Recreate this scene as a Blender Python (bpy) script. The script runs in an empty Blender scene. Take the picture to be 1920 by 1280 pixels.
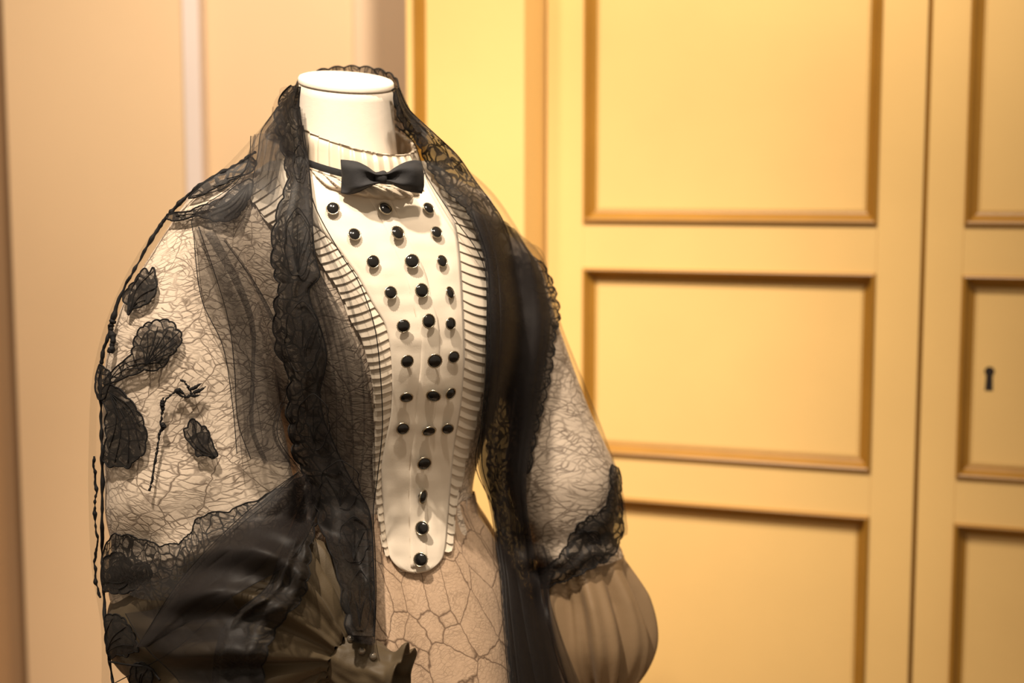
import bpy, bmesh, math, random
import numpy as np
from mathutils import Vector, Matrix, noise
from mathutils.bvhtree import BVHTree

random.seed(7)
sc = bpy.context.scene
COL = sc.collection
R = math.radians

# ------------------------------------------------------------------ camera
F = 2667.0                       # focal length in pixels of the 1920x1280 frame (50 mm)
PITCH = R(6.2)
ZC = 1.45
cam = bpy.data.cameras.new('camera')
cam.lens = 50.0
cam.sensor_width = 36.0
cam_o = bpy.data.objects.new('camera', cam)
COL.objects.link(cam_o)
cam_o.location = (0, 0, ZC)
cam_o.rotation_euler = (R(90) - PITCH, 0, 0)
cam.dof.use_dof = True
cam.dof.focus_distance = 1.63
cam.dof.aperture_fstop = 2.2
cam.clip_start = 0.05
sc.camera = cam_o

# ------------------------------------------------------------------ world, lights, exposure
world = bpy.data.worlds.new('world')
sc.world = world
world.use_nodes = True
bg = world.node_tree.nodes['Background']
bg.inputs[0].default_value = (1.0, 0.80, 0.58, 1)
bg.inputs[1].default_value = 0.33


def spot(name, loc, target, power, size, blend, color, radius=0.06):
    l = bpy.data.lights.new(name, 'SPOT')
    l.energy = power
    l.spot_size = R(size)
    l.spot_blend = blend
    l.color = color
    l.shadow_soft_size = radius
    o = bpy.data.objects.new(name, l)
    COL.objects.link(o)
    o.location = loc
    d = Vector(target) - Vector(loc)
    o.rotation_euler = d.to_track_quat('-Z', 'Y').to_euler()
    return o


WARM = (1.0, 0.85, 0.685)
spot('gallery_spot_key', (-0.58, 0.92, 3.05), (-0.24, 1.70, 1.50), 240, 50, 1.0, WARM, 0.04)
spot('gallery_spot_front', (0.18, 0.78, 3.05), (-0.08, 1.75, 1.55), 78, 40, 1.0, WARM, 0.03)
spot('gallery_spot_wall', (0.22, 1.00, 3.10), (0.10, 2.55, 1.80), 235, 68, 1.0, (1.0, 0.82, 0.62), 0.08)
spot('added_fill_side', (-0.75, 1.35, 3.10), (-0.55, 2.80, 1.60), 85, 80, 1.0, (1.0, 0.84, 0.64), 0.08)  # added fill spot, only there to brighten the left wall
sc.view_settings.view_transform = 'Standard'
sc.view_settings.look = 'None'
sc.view_settings.gamma = 1.0
sc.view_settings.use_curve_mapping = False
sc.view_settings.exposure = 0.12
sc.cycles.transparent_max_bounces = 24

# ------------------------------------------------------------------ pixel helpers
CP, SP = math.cos(PITCH), math.sin(PITCH)


def ray(px, py):
    u = (px - 960.0) / F
    v = -(py - 640.0) / F
    return np.array([u, CP + v * SP, -SP + v * CP])


def P(px, py, Y):
    """point where the sight line of a pixel meets the upright plane at depth Y"""
    u = (np.asarray(px, float) - 960.0) / F
    v = -(np.asarray(py, float) - 640.0) / F
    dy = CP + v * SP
    dz = -SP + v * CP
    t = np.asarray(Y, float) / dy
    return np.stack([u * t, dy * t, ZC + dz * t], -1)


YAW = R(25)
E1 = np.array([math.cos(YAW), math.sin(YAW), 0.0])      # across the body, towards the picture's right
E2 = np.array([math.sin(YAW), -math.cos(YAW), 0.0])     # the way the body faces
YB = 1.76


# ------------------------------------------------------------------ object helpers
def empty(name, loc, label, cat, group=None):
    o = bpy.data.objects.new(name, None)
    COL.objects.link(o)
    o.location = loc
    o.empty_display_size = 0.05
    o['label'] = label
    o['category'] = cat
    if group:
        o['group'] = group
    return o


def base_of(o):
    """world offset of a thing's Empty; its parts already sit at the world's origin"""
    return Vector(o.location) if o.parent is None else Vector((0, 0, 0))


def link(name, me, mat, parent=None, smooth=True, label=None):
    o = bpy.data.objects.new(name, me)
    COL.objects.link(o)
    if mat is not None and not me.materials:
        me.materials.append(mat)
    if parent is not None:
        o.parent = parent
        o.matrix_parent_inverse = Matrix.Translation(-base_of(parent))
    if smooth:
        me.polygons.foreach_set('use_smooth', [True] * len(me.polygons))
    if label:
        o['label'] = label
    return o


def mesh_from(name, verts, faces, uvs=None):
    me = bpy.data.meshes.new(name)
    me.from_pydata([tuple(map(float, v)) for v in verts], [], faces)
    if uvs is not None:
        lay = me.uv_layers.new(name='UVMap')
        idx = np.empty(len(me.loops), dtype=np.int32)
        me.loops.foreach_get('vertex_index', idx)
        lay.data.foreach_set('uv', np.asarray(uvs, dtype=np.float32)[idx].ravel())
    me.update()
    return me


def grid_mesh(name, G, closed_u=False, uv=None, cap=False):
    """G[row, col, 3]; columns may close on themselves"""
    nv, nu, _ = G.shape
    if uv is None:
        d = np.zeros((nv, nu))
        d[:, 1:] = np.linalg.norm(np.diff(G, axis=1), axis=2)
        u = np.cumsum(d, axis=1).mean(axis=0)
        d = np.zeros((nv, nu))
        d[1:] = np.linalg.norm(np.diff(G, axis=0), axis=2)
        v = np.cumsum(d, axis=0).mean(axis=1)
        uv = np.stack(np.meshgrid(u, v), -1)
    faces = []
    for i in range(nv - 1):
        for j in range(nu - 1):
            a = i * nu + j
            faces.append((a, a + 1, a + nu + 1, a + nu))
    return mesh_from(name, G.reshape(-1, 3), faces, uv.reshape(-1, 2))


def cr(pts, n):
    """Catmull-Rom through points (k, d) -> n samples at even parameter"""
    pts = np.asarray(pts, float)
    k = len(pts)
    if k == 1:
        return np.repeat(pts, n, 0)
    ext = np.vstack([2 * pts[0] - pts[1], pts, 2 * pts[-1] - pts[-2]])
    t = np.linspace(0, k - 1, n)
    i = np.minimum(t.astype(int), k - 2)
    f = (t - i)[:, None]
    p0, p1, p2, p3 = ext[i], ext[i + 1], ext[i + 2], ext[i + 3]
    return 0.5 * (2 * p1 + (p2 - p0) * f + (2 * p0 - 5 * p1 + 4 * p2 - p3) * f ** 2 + (3 * p1 - p0 - 3 * p2 + p3) * f ** 3)


def cr_at(pts, t):
    """Catmull-Rom at parameters t in 0..1 of the path's length"""
    dense = cr(pts, 40 * len(pts))
    d = np.r_[0, np.cumsum(np.linalg.norm(np.diff(dense[:, :2], axis=0), axis=1))]
    d /= d[-1]
    return np.stack([np.interp(t, d, dense[:, k]) for k in range(dense.shape[1])], -1)


def n3(x, y, z):
    return noise.noise((x, y, z))


def loft(name, rings, nrow, nseg, disp=None, seam=math.pi / 2):
    """rings: (centre xyz, axis a xyz, axis b xyz); returns grid (nrow, nseg+1, 3)"""
    A = cr(np.array([np.r_[c, a, b] for c, a, b in rings]), nrow)
    th = np.linspace(0, 2 * math.pi, nseg + 1) + seam
    G = (A[:, None, 0:3] + np.cos(th)[None, :, None] * A[:, None, 3:6] + np.sin(th)[None, :, None] * A[:, None, 6:9])
    if disp is not None:
        for i in range(nrow):
            c = A[i, 0:3]
            for j in range(nseg + 1):
                jj = j % nseg
                dv = G[i, j] - c
                L = np.linalg.norm(dv) + 1e-9
                G[i, j] += dv / L * disp(th[jj], i / (nrow - 1), G[i, jj] if jj == j else G[i, 0])
        G[:, nseg] = G[:, 0]
    return G


def tube_mesh(name, pts, rad, seg=6, closed=False):
    pts = np.asarray(pts, float)
    n = len(pts)
    rad = np.broadcast_to(np.asarray(rad, float), (n,))
    verts, faces = [], []
    for i in range(n):
        a = pts[max(i - 1, 0)]
        b = pts[min(i + 1, n - 1)]
        t = Vector(b - a)
        if t.length < 1e-9:
            t = Vector((0, 0, 1))
        t.normalize()
        ref = Vector((0, 1, 0)) if abs(t.y) < 0.9 else Vector((1, 0, 0))
        s = t.cross(ref).normalized()
        q = s.cross(t)
        for k in range(seg):
            ang = 2 * math.pi * k / seg
            verts.append(Vector(pts[i]) + (s * math.cos(ang) + q * math.sin(ang)) * float(rad[i]))
    for i in range(n - 1):
        for k in range(seg):
            a = i * seg + k
            b = i * seg + (k + 1) % seg
            faces.append((a, b, b + seg, a + seg))
    faces.append(tuple(range(seg))[::-1])
    faces.append(tuple((n - 1) * seg + k for k in range(seg)))
    return mesh_from(name, verts, faces)


def lathe(name, prof, seg=20):
    verts, faces = [], []
    for r, z in prof:
        for k in range(seg):
            a = 2 * math.pi * k / seg
            verts.append((r * math.cos(a), r * math.sin(a), z))
    for i in range(len(prof) - 1):
        for k in range(seg):
            a = i * seg + k
            b = i * seg + (k + 1) % seg
            faces.append((a, b, b + seg, a + seg))
    faces.append(tuple(range(seg))[::-1])
    faces.append(tuple((len(prof) - 1) * seg + k for k in range(seg)))
    return mesh_from(name, verts, faces)


def box_mesh(name, x0, x1, y0, y1, z0, z1, bev=0.0):
    bm = bmesh.new()
    bmesh.ops.create_cube(bm, size=1)
    for v in bm.verts:
        v.co = Vector(((x0 + x1) / 2 + v.co.x * (x1 - x0), (y0 + y1) / 2 + v.co.y * (y1 - y0), (z0 + z1) / 2 + v.co.z * (z1 - z0)))
    if bev:
        bmesh.ops.bevel(bm, geom=bm.edges[:], offset=bev, segments=2, affect='EDGES', profile=0.5)
    me = bpy.data.meshes.new(name)
    bm.to_mesh(me)
    bm.free()
    return me


# ------------------------------------------------------------------ materials
def new_mat(name):
    m = bpy.data.materials.new(name)
    m.use_nodes = True
    nt = m.node_tree
    return m, nt, nt.nodes['Principled BSDF'], nt.nodes['Material Output']


class NT:
    """short helper around a node tree"""

    def __init__(self, nt):
        self.nt = nt

    def n(self, typ, **kw):
        o = self.nt.nodes.new(typ)
        for k, v in kw.items():
            setattr(o, k, v)
        return o

    def l(self, a, b):
        self.nt.links.new(a, b)

    def math(self, op, a, b=None, c=None, clamp=False):
        o = self.n('ShaderNodeMath', operation=op)
        o.use_clamp = clamp
        for i, x in enumerate((a, b, c)):
            if x is None:
                continue
            if isinstance(x, (int, float)):
                o.inputs[i].default_value = x
            else:
                self.l(x, o.inputs[i])
        return o.outputs[0]

    def ramp(self, fac, stops):
        o = self.n('ShaderNodeValToRGB')
        cr_ = o.color_ramp
        while len(cr_.elements) < len(stops):
            cr_.elements.new(0.5)
        for e, (p, c) in zip(cr_.elements, stops):
            e.position = p
            e.color = (*c, 1) if len(c) == 3 else c
        self.l(fac, o.inputs[0])
        return o.outputs[0]

    def mixc(self, fac, a, b):
        o = self.n('ShaderNodeMix', data_type='RGBA')
        for s, x in ((o.inputs[0], fac), (o.inputs[6], a), (o.inputs[7], b)):
            if isinstance(x, (int, float)):
                s.default_value = x
            elif isinstance(x, tuple):
                s.default_value = (*x, 1)
            else:
                self.l(x, s)
        return o.outputs[2]

    def noise(self, vec, scale, detail=3, rough=0.55):
        o = self.n('ShaderNodeTexNoise')
        o.inputs['Scale'].default_value = scale
        o.inputs['Detail'].default_value = detail
        o.inputs['Roughness'].default_value = rough
        if vec is not None:
            self.l(vec, o.inputs['Vector'])
        return o

    def mapping(self, vec, scale=(1, 1, 1), rot=(0, 0, 0), loc=(0, 0, 0)):
        o = self.n('ShaderNodeMapping')
        o.inputs['Scale'].default_value = scale
        o.inputs['Rotation'].default_value = rot
        o.inputs['Location'].default_value = loc
        self.l(vec, o.inputs['Vector'])
        return o.outputs[0]

    def warp(self, vec, scale, amount, detail=2):
        nz = self.noise(vec, scale, detail)
        sub = self.n('ShaderNodeVectorMath', operation='SUBTRACT')
        self.l(nz.outputs['Color'], sub.inputs[0])
        sub.inputs[1].default_value = (0.5, 0.5, 0.5)
        mul = self.n('ShaderNodeVectorMath', operation='SCALE')
        self.l(sub.outputs[0], mul.inputs[0])
        mul.inputs['Scale'].default_value = amount
        add = self.n('ShaderNodeVectorMath', operation='ADD')
        self.l(vec, add.inputs[0])
        self.l(mul.outputs[0], add.inputs[1])
        return add.outputs[0]

    def vor(self, vec, scale, feature='DISTANCE_TO_EDGE', rnd=1.0):
        o = self.n('ShaderNodeTexVoronoi', feature=feature)
        o.inputs['Scale'].default_value = scale
        o.inputs['Randomness'].default_value = rnd
        self.l(vec, o.inputs['Vector'])
        return o

    def uv(self):
        return self.n('ShaderNodeTexCoord').outputs['UV']

    def obj(self):
        return self.n('ShaderNodeTexCoord').outputs['Object']

    def bump(self, h, strength, dist, bsdf):
        b = self.n('ShaderNodeBump')
        b.inputs['Strength'].default_value = strength
        b.inputs['Distance'].default_value = dist
        self.l(h, b.inputs['Height'])
        self.l(b.outputs[0], bsdf.inputs['Normal'])


def paint(name, col, rough=0.5, var=0.06, scale=6, spec=0.4):
    m, nt, b, out = new_mat(name)
    t = NT(nt)
    o = t.obj()
    nz = t.noise(o, scale, 4)
    dark = tuple(c * (1 - var) for c in col)
    lite = tuple(min(1, c * (1 + var)) for c in col)
    t.l(t.ramp(nz.outputs[0], [(0.3, dark), (0.7, lite)]), b.inputs['Base Color'])
    b.inputs['Roughness'].default_value = rough
    b.inputs['Specular IOR Level'].default_value = spec
    f = t.noise(o, 140, 3)
    t.bump(f.outputs[0], 0.08, 0.002, b)
    return m


def cloth(name, col, rough=0.7, weave=900, spec=0.25, sheen=0.2, wr=0.25):
    m, nt, b, out = new_mat(name)
    t = NT(nt)
    o = t.obj()
    nz = t.noise(o, 14, 4)
    dark = tuple(c * 0.93 for c in col)
    t.l(t.ramp(nz.outputs[0], [(0.3, dark), (0.7, col)]), b.inputs['Base Color'])
    b.inputs['Roughness'].default_value = rough
    b.inputs['Specular IOR Level'].default_value = spec
    b.inputs['Sheen Weight'].default_value = sheen
    w = t.noise(o, weave, 2)
    big = t.noise(o, 30, 3)
    h = t.math('ADD', t.math('MULTIPLY', w.outputs[0], 0.25), big.outputs[0])
    t.bump(h, wr, 0.004, b)
    return m


def crackle(name, col, line, big=20, fine=150, stretch=0.30, fine_amt=0.85, big_w=0.016, fine_w=0.12, wob=0.022):
    """cream satin printed with a branching dark net"""
    m, nt, b, out = new_mat(name)
    t = NT(nt)
    uv = t.uv()
    w1 = t.warp(uv, 18, wob)
    w2 = t.warp(w1, 70, 0.006)
    v1 = t.vor(t.mapping(w2, (1, 0.8, 1), (0, 0, 0.5)), big)
    l1 = t.math('SUBTRACT', 1.0, t.math('DIVIDE', v1.outputs['Distance'], big_w), clamp=True)
    # fine veins: every cell of the print has veins of its own direction
    cell = t.vor(t.mapping(t.warp(uv, 9, 0.05), (1, 0.8, 1)), big * 0.9, 'F1')
    sepc = t.n('ShaderNodeSeparateColor')
    t.l(cell.outputs['Color'], sepc.inputs[0])
    ang = t.math('ADD', t.math('MULTIPLY', sepc.outputs[0], 2.2), 0.5)
    wv = t.warp(t.warp(uv, 30, 0.018), 90, 0.005)
    sx = t.n('ShaderNodeSeparateXYZ')
    t.l(wv, sx.inputs[0])
    ph = t.math('ADD', t.math('MULTIPLY', sx.outputs[0], t.math('COSINE', ang)), t.math('MULTIPLY', sx.outputs[1], t.math('SINE', ang)))
    tri = t.math('ABSOLUTE', t.math('SINE', t.math('MULTIPLY', ph, fine * math.pi)))
    fine_l = t.math('SUBTRACT', 1.0, t.math('DIVIDE', tri, fine_w * 3.0), clamp=True)
    va = t.vor(t.mapping(wv, (stretch * 1.6, 1, 1), (0, 0, 0.35)), fine * 0.8)
    fa = t.math('SUBTRACT', 1.0, t.math('DIVIDE', va.outputs['Distance'], fine_w * .8), clamp=True)
    fine_l = t.math('MAXIMUM', fine_l, t.math('MULTIPLY', fa, 0.8))
    brk = t.noise(uv, 45, 2)
    brk_f = t.ramp(brk.outputs[0], [(0.30, (0.15, 0.15, 0.15)), (0.60, (1, 1, 1))])
    fine_l = t.math('MULTIPLY', t.math('MULTIPLY', fine_l, brk_f), fine_amt)
    big_l = t.math('MULTIPLY', l1, 0.9)
    tot = t.math('MAXIMUM', fine_l, big_l, clamp=True)
    nz = t.noise(uv, 20, 3)
    base = t.ramp(nz.outputs[0], [(0.3, tuple(c * 0.92 for c in col)), (0.7, col)])
    c = t.mixc(tot, base, line)
    t.l(c, b.inputs['Base Color'])
    b.inputs['Roughness'].default_value = 0.42
    b.inputs['Specular IOR Level'].default_value = 0.4
    b.inputs['Sheen Weight'].default_value = 0.1
    crepe = t.noise(t.mapping(uv, (1, 0.5, 1)), 160, 3)
    h = t.math('SUBTRACT', crepe.outputs[0], t.math('MULTIPLY', tot, 0.5))
    t.bump(h, 0.22, 0.004, b)
    return m


def sheer(name, alpha, col=(0.020, 0.016, 0.015), var=0.25):
    m, nt, b, out = new_mat(name)
    t = NT(nt)
    uv = t.uv()
    nz = t.noise(uv, 60, 3)
    net = t.vor(uv, 900)
    a = t.math('MULTIPLY', t.math('ADD', 1.0 - var / 2, t.math('MULTIPLY', t.math('SUBTRACT', nz.outputs[0], 0.5), var * 2)), alpha)
    th = t.math('MULTIPLY', t.math('LESS_THAN', net.outputs['Distance'], 0.10), 0.25)
    a = t.math('MULTIPLY', a, t.math('ADD', 0.9, th), clamp=True)
    b.inputs['Base Color'].default_value = (*col, 1)
    b.inputs['Roughness'].default_value = 0.55
    b.inputs['Specular IOR Level'].default_value = 0.35
    tr = t.n('ShaderNodeBsdfTransparent')
    mx = t.n('ShaderNodeMixShader')
    t.l(a, mx.inputs[0])
    t.l(tr.outputs[0], mx.inputs[1])
    t.l(b.outputs[0], mx.inputs[2])
    t.l(mx.outputs[0], out.inputs['Surface'])
    return m


def lace(name, net_alpha, scale=60, col=(0.018, 0.0145, 0.0125)):
    """needle-run net: a sheer ground, scroll-shaped thick areas and outlining threads"""
    m, nt, b, out = new_mat(name)
    t = NT(nt)
    uv = t.uv()
    w = t.warp(uv, 26, 0.03)
    rings = t.vor(w, scale * 0.55, 'F1')
    wave = t.math('SINE', t.math('MULTIPLY', rings.outputs['Distance'], 26.0))
    thick = t.math('GREATER_THAN', wave, 0.25)
    v1 = t.vor(w, scale)
    cord = t.math('LESS_THAN', v1.outputs['Distance'], 0.06)
    mesh = t.vor(uv, scale * 14)
    hole = t.math('LESS_THAN', mesh.outputs['Distance'], 0.16)
    a = t.math('MAXIMUM', t.math('MULTIPLY', thick, min(1.0, net_alpha + 0.28)), net_alpha)
    a = t.math('ADD', a, t.math('MULTIPLY', hole, 0.15))
    a = t.math('MAXIMUM', a, t.math('MULTIPLY', cord, 0.97), clamp=True)
    c = t.mixc(cord, col, tuple(x * 0.45 for x in col))
    t.l(c, b.inputs['Base Color'])
    b.inputs['Roughness'].default_value = 0.6
    b.inputs['Specular IOR Level'].default_value = 0.3
    h = t.math('ADD', t.math('MULTIPLY', cord, 1.0), t.math('MULTIPLY', thick, 0.4))
    t.bump(h, 0.6, 0.002, b)
    tr = t.n('ShaderNodeBsdfTransparent')
    mx = t.n('ShaderNodeMixShader')
    t.l(a, mx.inputs[0])
    t.l(tr.outputs[0], mx.inputs[1])
    t.l(b.outputs[0], mx.inputs[2])
    t.l(mx.outputs[0], out.inputs['Surface'])
    return m


M = {}
M['yellow'] = paint('yellow_paint', (0.78, 0.535, 0.215), 0.42, 0.04, 3)
M['ochre'] = paint('ochre_moulding_paint', (0.33, 0.165, 0.022), 0.38, 0.08, 8)
M['cream_wall'] = paint('cream_wall_paint', (0.72, 0.54, 0.345), 0.7, 0.03, 2, 0.2)
M['cream_pier'] = paint('cream_pier_paint', (0.68, 0.53, 0.385), 0.7, 0.03, 2, 0.2)
M['shaded_wall'] = paint('shaded_wall_paint', (0.50, 0.34, 0.20), 0.7, 0.03, 2, 0.2)  # darker tan carries the weaker light on the turned wall
M['white_strip'] = paint('white_strip_paint', (0.72, 0.64, 0.62), 0.4, 0.03, 3)
M['olive'] = paint('olive_shadow_gap', (0.20, 0.15, 0.05), 0.7, 0.05, 3)  # dark colour of a solid strip paints the shade inside the panel gap
M['dark_hole'] = paint('keyhole_dark', (0.02, 0.013, 0.01), 0.8, 0.05, 3)
M['floor'] = paint('floor_boards', (0.30, 0.19, 0.11), 0.5, 0.1, 4)
M['linen'] = cloth('neck_linen', (0.80, 0.71, 0.60), 0.75, 700, 0.2, 0.1, 0.12)
M['bib'] = cloth('white_cotton', (0.83, 0.72, 0.58), 0.6, 900, 0.25, 0.15, 0.12)
M['satin'] = cloth('ivory_satin', (0.66, 0.55, 0.42), 0.35, 900, 0.5, 0.1, 0.1)
M['bow'] = cloth('black_cotton', (0.030, 0.029, 0.030), 0.75, 1200, 0.2, 0.05, 0.3)
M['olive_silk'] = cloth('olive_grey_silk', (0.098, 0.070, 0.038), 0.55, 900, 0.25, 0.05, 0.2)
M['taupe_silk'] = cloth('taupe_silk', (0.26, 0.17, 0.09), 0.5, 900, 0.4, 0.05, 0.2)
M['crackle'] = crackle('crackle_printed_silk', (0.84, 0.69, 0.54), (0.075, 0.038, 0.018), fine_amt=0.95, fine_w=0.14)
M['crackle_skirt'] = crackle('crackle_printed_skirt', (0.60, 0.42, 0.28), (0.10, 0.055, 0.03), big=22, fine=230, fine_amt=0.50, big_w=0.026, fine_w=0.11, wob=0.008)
M['tulle'] = sheer('black_tulle', 0.25)
M['tulle_thin'] = sheer('black_tulle_single', 0.11)
M['tulle_mid'] = sheer('black_tulle_double', 0.42)
M['tulle_dense'] = sheer('black_tulle_bunched', 0.42)
M['lace'] = lace('black_lace', 0.60, 55)
M['lace_open'] = lace('black_lace_open', 0.42, 75)
M['cord'] = cloth('black_lace_cord', (0.008, 0.007, 0.007), 0.7, 1500, 0.2, 0.0, 0.3)
m, nt, b, o_ = new_mat('black_button_enamel')
b.inputs['Base Color'].default_value = (0.012, 0.011, 0.010, 1)
b.inputs['Roughness'].default_value = 0.16
t_ = NT(nt)
t_.bump(t_.noise(t_.obj(), 220, 2).outputs[0], 0.05, 0.001, b)
M['button'] = m
m, nt, b, o_ = new_mat('button_rim_metal')
b.inputs['Base Color'].default_value = (0.55, 0.48, 0.36, 1)
b.inputs['Metallic'].default_value = 1.0
b.inputs['Roughness'].default_value = 0.28
t_ = NT(nt)
t_.bump(t_.noise(t_.obj(), 600, 2).outputs[0], 0.15, 0.001, b)
M['rim'] = m
m, nt, b, o_ = new_mat('dark_pearl')
b.inputs['Base Color'].default_value = (0.32, 0.28, 0.23, 1)
b.inputs['Metallic'].default_value = 0.7
b.inputs['Roughness'].default_value = 0.15
t_ = NT(nt)
t_.bump(t_.noise(t_.obj(), 300, 2).outputs[0], 0.04, 0.001, b)
M['pearl'] = m
m, nt, b, o_ = new_mat('dark_iron')
b.inputs['Base Color'].default_value = (0.05, 0.05, 0.05, 1)
b.inputs['Metallic'].default_value = 0.8
b.inputs['Roughness'].default_value = 0.4
t_ = NT(nt)
t_.bump(t_.noise(t_.obj(), 80, 2).outputs[0], 0.1, 0.001, b)
M['iron'] = m

# ------------------------------------------------------------------ the setting
def structure(name, me, mat, label, cat):
    o = link(name, me, mat, None, False)
    o['kind'] = 'structure'
    o['label'] = label
    o['category'] = cat
    return o


structure('floor', box_mesh('floor', -3.0, 3.0, -1.5, 4.0, -0.10, 0.0), M['floor'], 'brown boarded floor under the dressed mannequin', 'floor')
WT = 3.6                                                     # walls run up out of view


def wall_quad(name, px0, Y0, px1, Y1, mat, label, thick=0.06, cat='wall'):
    """an upright slab whose front face runs between two sight columns at given depths"""
    x0 = (px0 - 960) / F * Y0 / (CP - 0.109 * SP)
    x1 = (px1 - 960) / F * Y1 / (CP - 0.109 * SP)
    d = Vector((x1 - x0, Y1 - Y0, 0))
    n = Vector((-d.y, d.x, 0)).normalized() * thick
    a, b = Vector((x0, Y0, 0)), Vector((x1, Y1, 0))
    vs = []
    for z in (0, WT):
        for p in (a, b, b + n, a + n):
            vs.append((p.x, p.y, z))
    fs = [(0, 1, 5, 4), (1, 2, 6, 5), (2, 3, 7, 6), (3, 0, 4, 7), (4, 5, 6, 7), (3, 2, 1, 0)]
    return structure(name, mesh_from(name, vs, fs), mat, label, cat)


wall_quad('wall_left', -420, 2.15, 40, 2.86, M['shaded_wall'], 'side wall turning towards the viewer, its shade put into a tan colour')
wall_quad('wall_panel', 40, 2.80, 364, 2.80, M['cream_wall'], 'wide plain cream wall panel beside the white strip')
wall_quad('trim_1', 364, 2.79, 393, 2.79, M['white_strip'], 'narrow white vertical strip between two cream wall panels', 0.07, 'trim')
wall_quad('trim_2', 392, 2.83, 399, 2.83, M['olive'], 'thin dark strip painted as the shadow gap beside the white strip', 0.05, 'trim')
wall_quad('wall_back', 398, 2.84, 676, 2.84, M['cream_wall'], 'plain cream wall panel behind the mannequin neck')
wall_quad('wall_pier', 674, 2.83, 960, 2.83, M['cream_pier'], 'greyer cream wall pier next to the yellow cupboard')

# ---- the yellow panelled cupboard
CB_YAW = R(-20)
CU = np.array([math.cos(CB_YAW), math.sin(CB_YAW), 0.0])     # along the front, to the right and nearer
CN = np.array([math.sin(CB_YAW), -math.cos(CB_YAW), 0.0])    # out of the front
CB0 = np.array([0.0, 2.53, 0.0])                             # a point of the front plane


def on_front(px, py, depth=0.0):
    """(s, z) on the cupboard's front plane (or a plane set back by depth) under a pixel"""
    d = ray(px, py)
    o = np.array([0, 0, ZC])
    p0 = CB0 - CN * depth
    t = np.dot(p0 - o, CN) / np.dot(d, CN)
    p = o + d * t
    return float(np.dot(p - CB0, CU)), float(p[2])


cup = empty('cupboard', tuple(CB0), 'tall yellow cupboard with panelled doors and ochre mouldings', 'cupboard')
cup.rotation_euler = (0, 0, CB_YAW)


def cpart(name, me, mat, parent=None, smooth=False, label=None):
    """part whose mesh is in the cupboard's own axes: x along the front, y into it, z up"""
    o = bpy.data.objects.new(name, me)
    COL.objects.link(o)
    me.materials.append(mat)
    o.parent = parent or cup
    if smooth:
        me.polygons.foreach_set('use_smooth', [True] * len(me.polygons))
    if label:
        o['label'] = label
    return o


def moulding_mesh(s0, s1, z0, z1, prof, y=0.0):
    verts, faces = [], []
    for d, h in prof:
        for s, z in ((s0 + d, z0 + d), (s1 - d, z0 + d), (s1 - d, z1 - d), (s0 + d, z1 - d)):
            verts.append((s, y - h, z))
    for i in range(len(prof) - 1):
        for k in range(4):
            a, b_ = i * 4 + k, i * 4 + (k + 1) % 4
            faces.append((a, b_, b_ + 4, a + 4))
    return mesh_from('moulding', verts, faces)


PROF = [(0, -0.004), (0.0, 0.004), (0.0015, 0.0065), (0.0035, 0.0075), (0.006, 0.006), (0.0075, 0.000), (0.011, -0.007), (0.016, -0.0115), (0.021, -0.0135), (0.0225, -0.012), (0.0245, -0.014), (0.0255, -0.018)]


def panelled_leaf(name, s0, s1, panels, zb, zt, label, hole=None):
    """a door leaf: stiles, rails, recessed fields with moulding"""
    leaf = cpart(name, box_mesh('leaf_back', s0, s1, 0.017, 0.03, zb, zt), M['yellow'], None, False, label)
    p0, p1 = panels[0][0], panels[0][1]
    cpart('stile', box_mesh('stile', s0, p0, 0.0, 0.018, zb, zt, 0.0015), M['yellow'], leaf)
    cpart('stile', box_mesh('stile', p1, s1, 0.0, 0.018, zb, zt, 0.0015), M['yellow'], leaf)
    zs = sorted(panels, key=lambda q: q[2])
    edges = [zb] + [v for q in zs for v in (q[2], q[3])] + [zt]
    for k in range(0, len(edges), 2):
        if edges[k + 1] - edges[k] > 0.002:
            cpart('rail', box_mesh('rail', p0, p1, 0.0, 0.018, edges[k], edges[k + 1]), M['yellow'], leaf)
    for q in panels:
        cpart('panel', box_mesh('panel', q[0] + 0.02, q[1] - 0.02, 0.0125, 0.017, q[2] + 0.02, q[3] - 0.02), M['yellow'], leaf)
        cpart('moulding', moulding_mesh(*q, PROF), M['ochre'], leaf, False)
    if hole:
        hs, hz = hole
        me = bpy.data.meshes.new('keyhole')
        bm = bmesh.new()
        pts = []
        for k in range(13):
            a = R(-50 + 280 * k / 12)
            pts.append((hs + 0.0078 * math.cos(a), hz + 0.011 + 0.0078 * math.sin(a)))
        pts += [(hs - 0.0062, hz - 0.020), (hs + 0.0062, hz - 0.020)]
        f = bm.faces.new([bm.verts.new((x, 0.0118, z)) for x, z in pts])
        r_ = bmesh.ops.extrude_face_region(bm, geom=[f])
        for v in r_['geom']:
            if isinstance(v, bmesh.types.BMVert):
                v.co.y += 0.0007
        bm.to_mesh(me)
        bm.free()
        cpart('keyhole', me, M['dark_hole'], leaf, False, 'small dark keyhole')
    return leaf


def strip_mould(s0, z0, z1, prof, y):
    verts = [(s0 + d, y - h, z) for z in (z0, z1) for d, h in prof]
    n = len(prof)
    return mesh_from('moulding', verts, [(k, k + 1, k + 1 + n, k + n) for k in range(n - 1)])


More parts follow.
